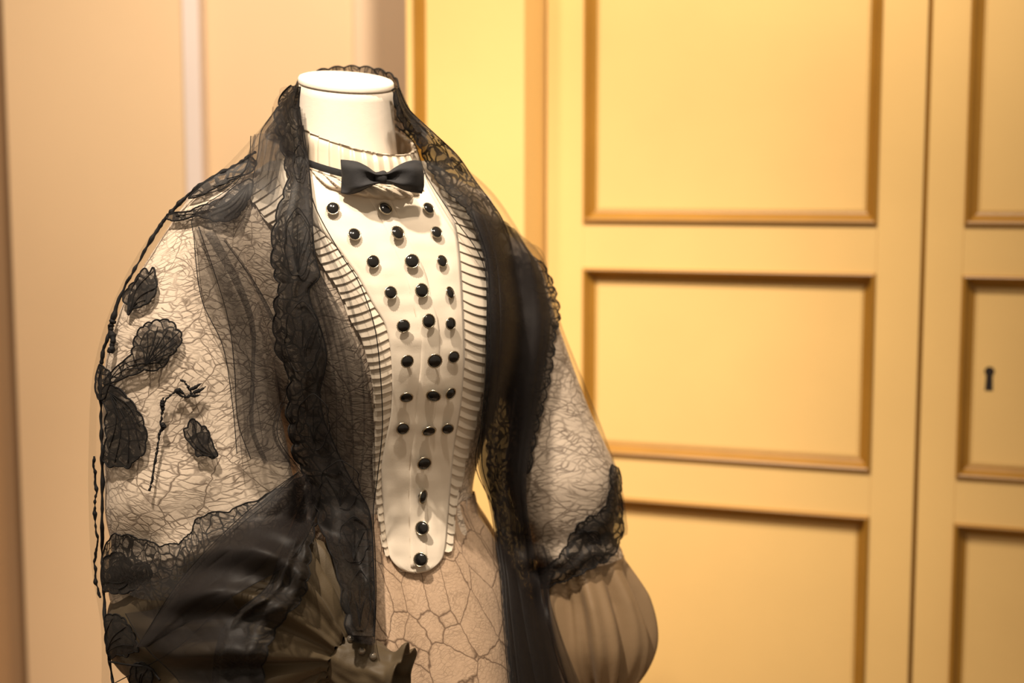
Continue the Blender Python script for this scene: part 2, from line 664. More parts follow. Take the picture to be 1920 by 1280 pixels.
sL, _ = on_front(1024, 400)
sG, _ = on_front(1733, 400)
sP0, _ = on_front(1094, 450)
sP1, _ = on_front(1644, 450)
zt1 = on_front(1370, 418)[1]
zm1, zm0 = on_front(1370, 507)[1], on_front(1400, 868)[1]
zl1 = on_front(1400, 950)[1]
zl0 = zl1 - (zm1 - zm0) * 1.9
ZTOP = 2.45
panelsA = [(sP0, sP1, zt1, 2.30), (sP0, sP1, zm0, zm1), (sP0, sP1, zl0, zl1)]
panelled_leaf('door', sL, sG - 0.003, panelsA, 0.10, ZTOP, 'wide yellow door leaf with three framed panels')
sQ0, _ = on_front(1802, 600)
sQ1 = sQ0 + (sP1 - sP0)
panelsB = [(sQ0, sQ1, zt1, 2.30), (sQ0, sQ1, zm0, zm1), (sQ0, sQ1, zl0, zl1)]
hs, hz = on_front(1855, 709, 0.012)
panelled_leaf('door', sG + 0.004, sG + 0.004 + (sG - sL), panelsB, 0.10, ZTOP, 'yellow door leaf with a keyhole in its middle panel', (hs, hz))
s_end = sG + 0.004 + (sG - sL)
SET = -0.12                                                  # the bay stands forward of the doors
for _ in range(30):                                          # so far that its side meets the door edge
    SET += (on_front(979, 400, SET)[0] - (sL - 0.004)) * 1.5
cpart('carcass', box_mesh('carcass', sL, s_end, 0.031, 0.30, 0.0, ZTOP + 0.1, 0.002), M['ochre'])
sA0, _ = on_front(764, 200, SET)
sA1 = sL - 0.004
bay = cpart('side_bay', box_mesh('side_bay', sA0, sA1, SET + 0.010, 0.10, 0.0, ZTOP, 0.001), M['yellow'], None, False, 'pale yellow panelled bay standing forward beside the doors')
sB0, _ = on_front(778, 200, SET)
cpart('stile', box_mesh('stile', sA0, sB0, SET - 0.004, SET + 0.012, 0.0, ZTOP, 0.0015), M['yellow'], bay)
cpart('moulding', strip_mould(sB0, 0.2, 2.30, PROF, SET - 0.002), M['ochre'], bay)

# ------------------------------------------------------------------ body shapes (lofts)
def ring(py, cx, a, b, Y=YB, ax=E1, bx=E2):
    c = P(cx, py, Y)
    return (c, ax * a, bx * b)


TORSO = [(308, 654, .064, .058), (322, 655, .110, .064), (340, 652, .148, .072), (365, 656, .180, .084), (395, 660, .188, .097), (450, 673, .188, .112),
         (520, 693, .180, .124), (600, 716, .172, .130), (680, 726, .160, .127), (760, 728, .144, .113), (840, 724, .126, .099), (910, 718, .117, .093),
         (960, 718, .119, .096), (1030, 724, .136, .108)]


def torso_fold(th, t, p):
    return 0.0016 * n3(p[0] * 14, p[1] * 14, p[2] * 9) * min(1, t * 4)


G_torso = loft('torso', [ring(*r) for r in TORSO], 90, 96, torso_fold, -math.pi / 2)


def skirt_fold(th, t, p):
    k = min(1, t * 6)
    fan = 0.010 * k * math.sin(11 * th + 1.5 * math.sin(3 * th) + 1.0 * t)
    g = 0.004 * (1 - min(1, t * 5)) * math.sin(34 * th)
    # one long slanting drape across the front
    return fan * 0.6 + g + 0.014 * k * n3(math.cos(th) * 1.6 + p[2] * 2.2, math.sin(th) * 1.6, p[2] * 1.5)


zc = P(720, 930, YB)[2]
SK = [(715, .1175, .0945, 0), (718, .123, .100, .03), (727, .142, .117, .075), (742, .166, .140, .14), (762, .188, .160, .22), (780, .22, .19, .35), (790, .29, .26, .62), (800, .36, .33, zc - .015)]
sk_r = []
for cx, a, b_, dz in SK:
    c = P(cx, 930, YB)
    c[2] = zc - dz
    sk_r.append((c, E1 * a, E2 * b_))
G_skirt = loft('skirt', sk_r, 120, 160, skirt_fold, -math.pi / 2)

EX = np.array([1.0, 0, 0])
EY = np.array([0, -1.0, 0])


def rows_px(rows, Y0, kb=0.85):
    out = []
    for r in rows:
        py, xl, xr = r[:3]
        Y = r[3] if len(r) > 3 else Y0
        a = (xr - xl) / 2 * Y / F
        kk = r[4] if len(r) > 4 else kb
        out.append((P((xl + xr) / 2, py, Y), EX * a, EY * a * kk))
    return out


LS = [(325, 455, 505, 1.70), (345, 395, 525, 1.69, .7), (385, 345, 525, 1.685, .75), (440, 308, 510, 1.68, .8), (500, 272, 500, 1.675, .75), (560, 241, 500, 1.67, .7), (630, 217, 508, 1.665, .66),
      (700, 200, 518, 1.66, .62), (790, 193, 530, 1.655, .6), (870, 191, 545, 1.65, .6), (935, 192, 555, 1.645, .6), (1000, 194, 535, 1.64, .6), (1070, 198, 480, 1.64, .65), (1125, 208, 440, 1.64, .7), (1150, 235, 400, 1.64, .7)]


def lsleeve_fold(th, t, p):
    # th: 0 = picture right, pi/2 = towards the viewer
    f = math.sin(th)
    e = min(1, t * 5) * min(1, (1 - t) * 7)
    x, z = p[0], p[2]
    d = 0.007 * n3(x * 9 + 3, z * 5, 1.7) + 0.004 * n3(x * 24, z * 11, 5.1)
    # long soft creases fanning from the shoulder
    d += 0.0045 * math.sin(38 * x + 10 * z + 3 * n3(x * 6, z * 6, 0))
    # ridges pulled towards the gather at the elbow
    w = max(0, min(1, (t - 0.55) * 4))
    d += 0.006 * w * math.sin(60 * z - 26 * x)
    return d * e * (0.45 + 0.55 * max(0, f))


G_ls = loft('sleeve', rows_px(LS, 1.67), 120, 110, lsleeve_fold, -math.pi / 2)

RS = [(412, 872, 902, 1.83), (428, 862, 935, 1.835), (458, 872, 982, 1.845), (485, 890, 1006, 1.845), (510, 902, 1018, 1.845), (560, 905, 1032, 1.845), (620, 912, 1050, 1.84), (700, 930, 1078, 1.84), (780, 955, 1108, 1.835), (860, 962, 1137, 1.83),
      (920, 962, 1154, 1.825), (990, 968, 1164, 1.82), (1035, 985, 1172, 1.82), (1052, 1010, 1170, 1.82)]


def rsleeve_fold(th, t, p):
    x, z = p[0], p[2]
    e = min(1, t * 5) * min(1, (1 - t) * 9)
    d = 0.005 * n3(x * 12, z * 7, 9.3)
    # a pouch of cloth resting above the seam
    d += 0.010 * math.exp(-((t - 0.72) / 0.07) ** 2) - 0.008 * math.exp(-((t - 0.86) / 0.035) ** 2)
    return d * e


G_rs = loft('sleeve', rows_px(RS, 1.84), 90, 80, rsleeve_fold, -math.pi / 2)

RL = [(1040, 1006, 1171, 1.82), (1062, 1008, 1178, 1.815), (1110, 1010, 1202, 1.81), (1160, 1014, 1218, 1.805), (1205, 1022, 1221, 1.80), (1250, 1042, 1207, 1.795), (1290, 1070, 1182, 1.79), (1330, 1098, 1158, 1.79), (1350, 1108, 1150, 1.79), (1420, 1108, 1150, 1.79)]


def rlow_fold(th, t, p):
    k = min(1, max(0, (t - 0.03) * 5)) * min(1, max(0, (0.86 - t) * 6))
    return k * (0.0085 * math.sin(9 * th + 1.3 * math.sin(2 * th) + 1.5 * t) + 0.004 * math.sin(17 * th - 2 * t)) + 0.003 * k * n3(p[0] * 20, p[1] * 20, p[2] * 12)


G_rl = loft('lower_sleeve', rows_px(RL, 1.81), 90, 120, rlow_fold, -math.pi / 2)


def path_loft(name, stations, nrow, nseg, disp):
    """stations: (px, py, Y, r_up, r_side): rings stand across the path"""
    S = np.array([np.r_[P(s[0], s[1], s[2]), s[3], s[4]] for s in stations])
    A = cr(S, nrow)
    c = A[:, :3]
    T = np.gradient(c, axis=0)
    T /= np.linalg.norm(T, axis=1)[:, None]
    side = np.cross(T, np.array([0, 0, 1.0]))
    side /= np.linalg.norm(side, axis=1)[:, None]
    up = np.cross(side, T)
    th = np.linspace(0, 2 * math.pi, nseg + 1)
    G = np.zeros((nrow, nseg + 1, 3))
    for i in range(nrow):
        for j in range(nseg + 1):
            a = th[j % nseg]
            k = 1 + disp(a, i / (nrow - 1), c[i])
            G[i, j] = c[i] + k * (A[i, 3] * math.cos(a) * up[i] + A[i, 4] * math.sin(a) * side[i])
    return G


def llow_fold(a, t, p):
    g = max(0, min(1, (t - 0.25) * 2.2))
    w = 0.13 * g * math.sin(15 * a + 0.9 * math.sin(3 * a)) + 0.07 * g * math.sin(26 * a + 2 * t + math.sin(2 * a))
    return w + 0.05 * n3(math.cos(a) * 2, math.sin(a) * 2, t * 4)


LL = [(246, 1205, 1.69, .02, .03), (272, 1195, 1.67, .055, .055), (312, 1182, 1.65, .080, .078), (380, 1195, 1.62, .105, .09), (470, 1200, 1.59, .118, .10), (545, 1200, 1.565, .112, .095), (600, 1210, 1.55, .078, .07), (632, 1222, 1.54, .042, .04), (646, 1230, 1.535, .028, .028)]
G_ll = path_loft('lower_sleeve', LL, 110, 150, llow_fold)


def cuff_fold(a, t, p):
    return (0.03 + 0.32 * max(0, t - 0.55)) * math.sin(6 * a + 1.5 * t + .6 * math.sin(2 * a)) + 0.10 * n3(math.cos(a) * 3, math.sin(a) * 3, t * 5)


CF = [(634, 1226, 1.538, .027, .027), (660, 1243, 1.533, .032, .030), (690, 1258, 1.527, .033, .031), (715, 1268, 1.522, .030, .030), (735, 1275, 1.519, .033, .032), (752, 1280, 1.516, .041, .038)]
G_cf = path_loft('cuff', CF, 40, 80, cuff_fold)

# neck
NC = P(650, 230, YB)
NR = .0572


# ------------------------------------------------------------------ depth of cloth under a sight line
def bvh_of(grids):
    V, Fc, off = [], [], 0
    for G in grids:
        nv, nu, _ = G.shape
        V += [tuple(p) for p in G.reshape(-1, 3)]
        for i in range(nv - 1):
            for j in range(nu - 1):
                a = off + i * nu + j
                Fc.append((a, a + 1, a + nu + 1, a + nu))
        off += nv * nu
    return BVHTree.FromPolygons(V, Fc)


STEP = 6
GX0, GX1, GY0, GY1 = 120, 1290, 100, 1330
xs = np.arange(GX0, GX1, STEP)
ys = np.arange(GY0, GY1, STEP)


def depth_map(grids, minr, sig):
    tree = bvh_of(grids)
    D = np.full((len(ys), len(xs)), np.nan)
    o = Vector((0, 0, ZC))
    for i, y in enumerate(ys):
        for j, x in enumerate(xs):
            d = Vector(ray(x, y))
            h = tree.ray_cast(o, d.normalized())
            if h[0] is not None:
                D[i, j] = h[0].y
    # carry the nearest depth outwards over the empty sky of the map
    for _ in range(260):
        bad = np.isnan(D)
        if not bad.any():
            break
        pad = np.pad(D, 1, constant_values=np.nan)
        st = np.stack([pad[1 + a:pad.shape[0] - 1 + a, 1 + b:pad.shape[1] - 1 + b] for a in (-1, 0, 1) for b in (-1, 0, 1)])
        cnt = (~np.isnan(st)).sum(0)
        mean = np.nansum(st, 0) / np.maximum(cnt, 1)
        fill = bad & (cnt > 0)
        D[fill] = mean[fill]
    for _ in range(minr):
        pad = np.pad(D, 1, mode='edge')
        D = np.min(np.stack([pad[1 + a:pad.shape[0] - 1 + a, 1 + b:pad.shape[1] - 1 + b] for a in (-1, 0, 1) for b in (-1, 0, 1)]), 0)
    for _ in range(sig):
        pad = np.pad(D, 1, mode='edge')
        D = (pad[:-2, 1:-1] + pad[2:, 1:-1] + pad[1:-1, :-2] + pad[1:-1, 2:] + 2 * pad[1:-1, 1:-1]) / 6
    return D


def sample(D, px, py):
    fx = np.clip((np.asarray(px, float) - GX0) / STEP, 0, len(xs) - 1.001)
    fy = np.clip((np.asarray(py, float) - GY0) / STEP, 0, len(ys) - 1.001)
    i, j = fy.astype(int), fx.astype(int)
    a, b_ = fy - i, fx - j
    return D[i, j] * (1 - a) * (1 - b_) + D[i + 1, j] * a * (1 - b_) + D[i, j + 1] * (1 - a) * b_ + D[i + 1, j + 1] * a * b_


D_body = depth_map([G_torso, G_skirt], 0, 2)
th_ = np.linspace(0, 2 * math.pi, 25)
G_neck = np.stack([np.stack([NC[0] + .075 * np.cos(th_), NC[1] + .075 * np.sin(th_), np.full(25, P(650, y, YB)[2])], -1) for y in (150, 350)])
D_all = depth_map([G_torso, G_skirt, G_ls, G_rs, G_rl, G_ll, G_cf, G_neck], 1, 6)


def drape(px, py, off, D=None):
    D = D_all if D is None else D
    return P(px, py, sample(D, px, py) - np.asarray(off, float))


# ------------------------------------------------------------------ dress form (neck, cap, torso, stand)
base_pt = P(652, 300, YB)
form = empty('dress_form', (float(base_pt[0]) + .03, YB + .0, 0), 'cream linen covered dress form with a flat capped neck', 'dress form')
tilt = Vector((0.080, -0.215, 1.0)).normalized()              # the slanting cut of the neck top
ctop = Vector(P(649, 146, YB))


def neck_ring(r, z, cut=None, n=48, lift=0.0):
    out = []
    for k in range(n + 1):
        a = 2 * math.pi * (k % n) / n
        x, y = NC[0] + r * math.cos(a), NC[1] + r * math.sin(a)
        zz = z
        if cut is not None:
            zz = ctop.z - ((x - ctop.x) * tilt.x + (y - ctop.y) * tilt.y) / tilt.z + cut
        out.append((x, y, zz))
    return np.array(out)


z_nb = P(650, 330, YB)[2]
gn = [neck_ring(.066, z_nb), neck_ring(.061, z_nb + .03), neck_ring(.0585, z_nb + .06), neck_ring(NR, 0, -.020), neck_ring(NR, 0, -.0106), neck_ring(NR - .0012, 0, -.0096)]
link('neck', grid_mesh('neck', np.stack(gn)), M['linen'], form)
gc = [neck_ring(NR - .0015, 0, -.0095), neck_ring(NR + .0006, 0, -.0088), neck_ring(NR + .0010, 0, -.0075), neck_ring(NR + .0008, 0, -.003), neck_ring(NR - .0006, 0, -.0010), neck_ring(NR - .004, 0, .0002), neck_ring(NR * .5, 0, .0008), neck_ring(.0005, 0, .001)]
link('neck_cap', grid_mesh('neck_cap', np.stack(gc)), M['linen'], form)
inner = [(c, a * .93, b_ * .93) for c, a, b_ in [ring(*r) for r in TORSO]]
link('torso', grid_mesh('torso', loft('torso', inner, 40, 48)), M['linen'], form)
px_, py_ = float(form.location.x), float(form.location.y)
me = lathe('pole', [(.016, .02), (.016, 1.0)], 16)
o = link('pole', me, M['iron'], form)
o.matrix_parent_inverse = Matrix.Identity(4)
me = lathe('base', [(.17, 0), (.17, .012), (.16, .02), (.03, .03), (.02, .06)], 40)
o = link('base', me, M['iron'], form)
o.matrix_parent_inverse = Matrix.Identity(4)

# ------------------------------------------------------------------ dress
dress = empty('dress', (px_, py_, 0), 'cream crackle-printed dress with puffed sleeves and silk lower sleeves', 'dress')
link('bodice', grid_mesh('bodice', G_torso), M['crackle'], dress)
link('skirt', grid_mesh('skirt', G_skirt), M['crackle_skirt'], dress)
link('sleeve', grid_mesh('sleeve', G_ls), M['crackle'], dress)
link('sleeve', grid_mesh('sleeve', G_rs), M['crackle'], dress)
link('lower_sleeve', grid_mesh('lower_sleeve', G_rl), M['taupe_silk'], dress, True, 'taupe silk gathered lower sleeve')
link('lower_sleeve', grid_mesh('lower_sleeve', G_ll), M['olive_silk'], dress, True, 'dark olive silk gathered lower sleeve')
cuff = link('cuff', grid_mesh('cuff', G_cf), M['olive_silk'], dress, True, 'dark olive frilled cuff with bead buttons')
md = cuff.modifiers.new('thick', 'SOLIDIFY')
md.thickness = .0015
bead = lathe('bead', [(.0006, -.0045), (.0028, -.0035), (.0043, -.001), (.0045, .0005), (.0036, .003), (.0018, .0043), (.0003, .0046)], 14)
for bx_, by_ in ((658, 1198), (679, 1221), (700, 1231)):
    o = link('bead', bead, M['pearl'], cuff)
    tr_ = bvh_of([G_cf])
    h = tr_.ray_cast(Vector((0, 0, ZC)), Vector(ray(bx_, by_)).normalized())
    p = h[0] if h[0] is not None else Vector(P(bx_, by_, 1.52))
    o.location = p + Vector((0, -.002, .001))
    o.rotation_euler = (R(70), 0, 0)

# ------------------------------------------------------------------ shirt front
shirt = empty('shirt_front', (px_, py_, 0), 'ivory pleated shirt front with high collar and black buttons', 'shirt front')
BL = [(508, 300), (525, 345), (548, 385), (575, 412), (599, 429), (635, 468), (656, 497), (671, 518), (700, 571), (721, 607), (731, 649), (735, 711), (733, 772), (722, 828), (715, 883), (719, 959), (724, 1008), (730, 1041)]
BR = [(800, 300), (812, 330), (828, 365), (849, 411), (855, 429), (862, 488), (868, 592), (870, 666), (869, 690), (863, 762), (850, 844), (840, 959), (835, 1020), (832, 1033)]
NB = 90


def by_y(curve, y):
    c = cr(curve, 400)
    return np.interp(y, c[:, 1], c[:, 0])


bys = np.linspace(302, 1036, NB)
rowsb = []
for y in bys:
    xl, xr = float(by_y(BL, y)), float(by_y(BR, y))
    u = np.linspace(0, 1, 33)
    rowsb.append(np.stack([xl + (xr - xl) * u, np.full(33, y)], -1))
# rounded point at the foot
xl, xr = rowsb[-1][0, 0], rowsb[-1][-1, 0]
for k in range(1, 13):
    a = k / 12
    w = math.sqrt(max(0, 1 - a ** 1.7))
    cxm = 780 + (0.5 * (xl + xr) - 780) * (1 - a)
    hw = (xr - xl) / 2 * max(w, .02)
    u = np.linspace(-1, 1, 33)
    rowsb.append(np.stack([cxm + hw * u, np.full(33, 1036 + 37 * a)], -1))
B2 = np.array(rowsb)
SEAM_L = [(660, 300), (684, 364), (706, 399), (733, 459), (760, 524), (774, 571), (785, 622), (787, 680), (784, 713), (773, 811), (766, 910), (768, 1008), (770, 1080)]
SEAM_R = [(715, 300), (731, 369), (765, 440), (798, 515), (822, 601), (826, 696), (825, 713), (817, 778), (804, 864), (803, 1008), (803, 1080)]
wr_ = np.zeros(B2.shape[:2])
for i in range(B2.shape[0]):
    for j in range(33):
        x, y = B2[i, j]
        e = min(1, j / 3, (32 - j) / 3)
        wr_[i, j] = .0035 + e * (.0016 * n3(x / 60, y / 26, 2.0) + .0012 * n3(x / 30, y / 60, 7)) + .0015 * e
Gb = drape(B2[:, :, 0], B2[:, :, 1], wr_, D_body)
bibo = link('bib', grid_mesh('bib', Gb), M['bib'], shirt)
md = bibo.modifiers.new('thick', 'SOLIDIFY')
md.thickness = .0012
md.offset = -1
# placket: a raised strip between two seams
pl = []
for y in np.linspace(345, 1064, 90):
    xl, xr = float(by_y(SEAM_L, y)), float(by_y(SEAM_R, y))
    if y > 1045:
        xr -= (y - 1045) * .55
    u = np.linspace(0, 1, 9)
    pl.append(np.stack([xl + (xr - xl) * u, np.full(9, y)], -1))
pl = np.array(pl)
offp = np.zeros(pl.shape[:2])
for i in range(pl.shape[0]):
    for j in range(9):
        x, y = pl[i, j]
        e = 1.0 if 0 < j < 8 else 0.0
        offp[i, j] = .0062 * e + .0045 * (1 - e) + .0012 * n3(x / 60, y / 26, 2.0)
Gp = drape(pl[:, :, 0], pl[:, :, 1], offp, D_body)
po = link('placket', grid_mesh('placket', Gp), M['bib'], shirt)
md = po.modifiers.new('thick', 'SOLIDIFY')
md.thickness = .001
md.offset = -1
for nm, S in (('seam', SEAM_L), ('seam', SEAM_R)):
    q = cr(S, 120)
    q = q[(q[:, 1] > 372) & (q[:, 1] < 1050)]
    link(nm, tube_mesh(nm, drape(q[:, 0], q[:, 1], .0056, D_body), .0004, 5), M['satin'], po)

# pleated ruffles down both sides
OL = [(458, 335), (474, 378), (505, 415), (545, 440), (585, 464), (608, 500), (638, 548), (659, 601), (679, 637), (694, 690), (701, 729), (702, 811), (699, 860), (702, 893), (706, 942), (714, 1001), (722, 1039)]
OR = [(838, 322), (862, 356), (890, 402), (900, 430), (911, 494), (914, 533), (913, 592), (911, 637), (914, 690), (902, 749), (888, 811), (880, 834), (870, 887), (855, 949), (850, 1025), (846, 1031)]


def ruffle(inner_c, outer_c, n, parent, rnd):
    ts = np.linspace(0, 1, n + 1)
    for k in range(n):
        t0 = max(0, ts[k] - .35 / n)
        t1 = ts[k + 1]
        jit = rnd.uniform(-3.5, 3.5)
        droop = rnd.uniform(.8, 2.6)
        rows_ = []
        for f, off in ((0, .0022), (.5, .0036), (.92, .0052), (1.0, .0055), (1.0, .0040)):
            t = t0 + (t1 - t0) * f
            a = cr_at(inner_c, [t])[0]
            b_ = cr_at(outer_c, [t])[0]
            u = np.linspace(0, 1, 7)
            pts = a[None] + (b_ - a)[None] * u[:, None]
            pts[:, 1] += f * droop * 2.2 * np.sin(u * math.pi * .85)
            pts[-1] += (b_ - a) / np.linalg.norm(b_ - a) * jit * .7
            o_ = off * (0.55 + 0.45 * np.sin(u * math.pi * .5)) + .0010
            rows_.append(drape(pts[:, 0], pts[:, 1], o_, D_body))
        link('pleat', grid_mesh('pleat', np.array(rows_)), M['satin_pleat'], parent)


M['satin_pleat'] = cloth('ivory_pleat_satin', (0.78, 0.67, 0.53), 0.5, 900, 0.35, 0.1, 0.08)
rnd = random.Random(3)


def strip_under(name, inner_c, outer_c):
    t = np.linspace(0, 1, 60)
    a, b_ = cr_at(inner_c, t), cr_at(outer_c, t)
    u = np.linspace(0, 1, 6)
    Q = a[:, None] + (b_ - a)[:, None] * u[None, :, None] * .96
    return link(name, grid_mesh(name, drape(Q[:, :, 0], Q[:, :, 1], .0022, D_body)), M['satin_pleat'], shirt)


ruf_l = strip_under('ruffle', BL, OL)
ruffle(BL, OL, 50, ruf_l, rnd)
ruf_r = strip_under('ruffle', BR, OR)
ruffle(BR, OR, 41, ruf_r, rnd)

# high collar
def collar_grid(levels, nseg, pleat_n, amp, twist=0.0, close=True):
    out = []
    A = cr(np.array(levels), 16)
    for i, (r, z, dip, lat, ext) in enumerate(A):
        rowp = []
        for k in range(nseg + 1):
            a = 2 * math.pi * (k % nseg) / nseg
            ph = (pleat_n * a / (2 * math.pi) + twist * i / 15) % 1.0
            saw = (ph if ph < .85 else (1 - ph) / .15 * .85)
            rr = r + amp * saw * (1.0) + .0008 * n3(math.cos(a) * 5, math.sin(a) * 5, i * .3)
            ca, sa = math.cos(a), math.sin(a)
            p = colC + E1 * (rr * ca) + E2 * (rr * sa + ext * max(0, sa))
            p = p + np.array([0, 0, z - dip * sa - lat * ca])
            rowp.append(p)
        out.append(rowp)
    return np.array(out)


colC = P(661, 262, YB)
cg = collar_grid([(.0745, .010, .028, .012, .0), (.0735, .009, .028, .012, .0), (.0765, .000, .028, .011, .002), (.078, -.018, .029, .009, .006), (.079, -.038, .029, .007, .012)], 260, 36, .0066)
collar = link('collar', grid_mesh('collar', cg), M['satin'], shirt)
md = collar.modifiers.new('thick', 'SOLIDIFY')
md.thickness = .0015
fg = collar_grid([(.080, -.027, .028, .008, .008), (.086, -.029, .028, .008, .009), (.0895, -.034, .028, .008, .010), (.0885, -.040, .028, .008, .011), (.081, -.044, .028, .008, .010)], 330, 34, .0058, 2.2)
link('collar_frill', grid_mesh('collar_frill', fg), M['satin'], shirt)

# buttons
BUT_L = [(624, 391), (664, 440), (699, 491), (732, 549), (756, 611), (763, 677), (762, 744), (755, 803)]
BUT_C = [(722, 391), (745, 437), (772, 490), (790, 545), (803, 602), (815, 676), (813, 741), (804, 807), (795, 868), (792, 931), (792, 990), (789, 1049)]
BUT_R = [(803, 391), (818, 436), (828, 490), (843, 549), (844, 607), (850, 669), (844, 737), (839, 803)]
but_me = lathe('button', [(.0010, -.0045), (.0020, -.0043), (.0022, -.0010), (.0066, -.0006), (.0074, .0002), (.0070, .0012), (.0058, .0022), (.0036, .0031), (.0014, .0035), (.0002, .0036)], 28)


def rim_mesh():
    verts, faces = [], []
    n, s = 36, 6
    for k in range(n):
        a = 2 * math.pi * k / n
        r2 = .00085 * (1.25 if k % 2 else .75)
        for q in range(s):
            b_ = 2 * math.pi * q / s
            r = .0076 + r2 * math.cos(b_)
            verts.append((r * math.cos(a), r * math.sin(a), .0012 + r2 * .9 * math.sin(b_)))
    for k in range(n):
        for q in range(s):
            a, b_ = k * s + q, k * s + (q + 1) % s
            c, d = ((k + 1) % n) * s + (q + 1) % s, ((k + 1) % n) * s + q
            faces.append((a, b_, c, d))
    return mesh_from('rim', verts, faces)


rim_me = rim_mesh()
TILT = {('c', 6): (14, -34), ('c', 7): (26, -12), ('c', 9): (0, 30), ('c', 10): (8, -40), ('c', 11): (6, -14), ('l', 6): (18, -8), ('r', 7): (8, -20), ('c', 5): (8, -14), ('c', 0): (0, 6), ('c', 1): (-2, 8), ('r', 3): (0, 18), ('c', 8): (6, -8)}
for key, arr, sc_ in (('l', BUT_L, .95), ('c', BUT_C, 1.06), ('r', BUT_R, .92)):
    for k, (bx_, by_) in enumerate(arr):
        off = .0135 if key == 'c' else .011
        p = Vector(drape(bx_, by_, off, D_body))
        e = 12
        dx = Vector(drape(bx_ + e, by_, off, D_body)) - Vector(drape(bx_ - e, by_, off, D_body))
        dz = Vector(drape(bx_, by_ - e, off, D_body)) - Vector(drape(bx_, by_ + e, off, D_body))
        nrm = dx.cross(dz).normalized()
        if nrm.y > 0:
            nrm = -nrm
        q = nrm.to_track_quat('Z', 'Y')
        tx, ty = TILT.get((key, k), (rnd.uniform(-6, 10), rnd.uniform(-8, 8)))
        rot = Matrix.Rotation(R(tx), 3, 'X') @ Matrix.Rotation(R(ty), 3, 'Z')
        mrot = (rot @ q.to_matrix()).to_euler()
        o = link('button', but_me, M['button'], shirt)
        o.location = p
        o.rotation_euler = mrot
        o.scale = (sc_, sc_, sc_)
        r_ = bpy.data.objects.new('rim', rim_me)
        COL.objects.link(r_)
        if not rim_me.materials:
            rim_me.materials.append(M['rim'])
            rim_me.polygons.foreach_set('use_smooth', [True] * len(rim_me.polygons))
        r_.parent = o

# ------------------------------------------------------------------ bow tie
tie = empty('bow_tie', tuple(P(715, 331, 1.655)), 'small black cloth bow tie on a narrow neck strap', 'bow tie')


def wing(stations, name):
    """stations: (px, top py, bottom py, Y centre, half thickness)"""
    S = cr(np.array(stations, float), 26)
    nseg = 40
    G = np.zeros((26, nseg + 1, 3))
    for i, (px, pt, pb, Y, hd) in enumerate(S):
        t = i / 25
        for j in range(nseg + 1):
            a = 2 * math.pi * (j % nseg) / nseg
            s = -math.sin(a)
            c = math.cos(a)
            yy = (pt + pb) / 2 + (pb - pt) / 2 * (abs(c) ** .6 * (1 if c > 0 else -1))
            fold = .0052 * (1 - t) * math.sin(c * 6.5 + 1) + .0030 * math.sin(c * 4.5 + t * 6) * (1 - .4 * t) + .0016 * n3(c * 3, t * 5, px * .01)
            G[i, j] = P(px + 2.5 * math.sin(c * 3 + 1) * t, yy, Y + hd * s + (fold if s < 0 else 0))
    # close the outer end
    cend = G[-1].mean(0)
    G = np.concatenate([G, (cend + (G[-1] - cend) * .6)[None], np.repeat(cend[None, None], nseg + 1, 1)], 0)
    return link(name, grid_mesh(name, G), M['bow'], tie)


wing([(716, 323, 343, 1.657, .005), (704, 322, 346, 1.655, .007), (690, 312, 352, 1.653, .010), (672, 303, 361, 1.652, .011), (655, 300, 365, 1.653, .008), (641, 299, 362, 1.656, .003)], 'wing')
wing([(714, 323, 342, 1.657, .005), (728, 322, 341, 1.657, .007), (742, 313, 349, 1.660, .010), (760, 304, 357, 1.664, .011), (778, 300, 361, 1.668, .008), (793, 302, 363, 1.674, .003)], 'wing')
kn = []
for i, f in enumerate(np.linspace(0, math.pi, 14)):
    rr = max(.0012, .0072 * math.sin(f) ** .3)
    kn.append([P(715, 332, 1.650) + np.array([-.0062 * math.cos(f) * 1.1, rr * .62 * math.cos(q), rr * 1.0 * math.sin(q) * (1 + .1 * math.cos(3 * f))]) for q in np.linspace(0, 2 * math.pi, 25)])
link('knot', grid_mesh('knot', np.array(kn)), M['bow'], tie)
sr = []
for k in range(81):
    a = 2 * math.pi * k / 80
    ca, sa = math.cos(a), math.sin(a)
    rr = .0872
    p = colC + E1 * rr * ca + E2 * (rr * sa + .009 * max(0, sa)) + np.array([0, 0, -.0215 - .028 * sa - .009 * ca])
    sr.append([p + np.array([0, 0, .0042]), p + (E1 * ca + E2 * sa) * .0012, p - np.array([0, 0, .0042])])
link('strap', grid_mesh('strap', np.array(sr)), M['bow'], tie)

# ------------------------------------------------------------------ shawl of black tulle and lace
shawl = empty('shawl', (px_, py_, 0), 'sheer black tulle shawl with scalloped lace borders over both shoulders', 'shawl')


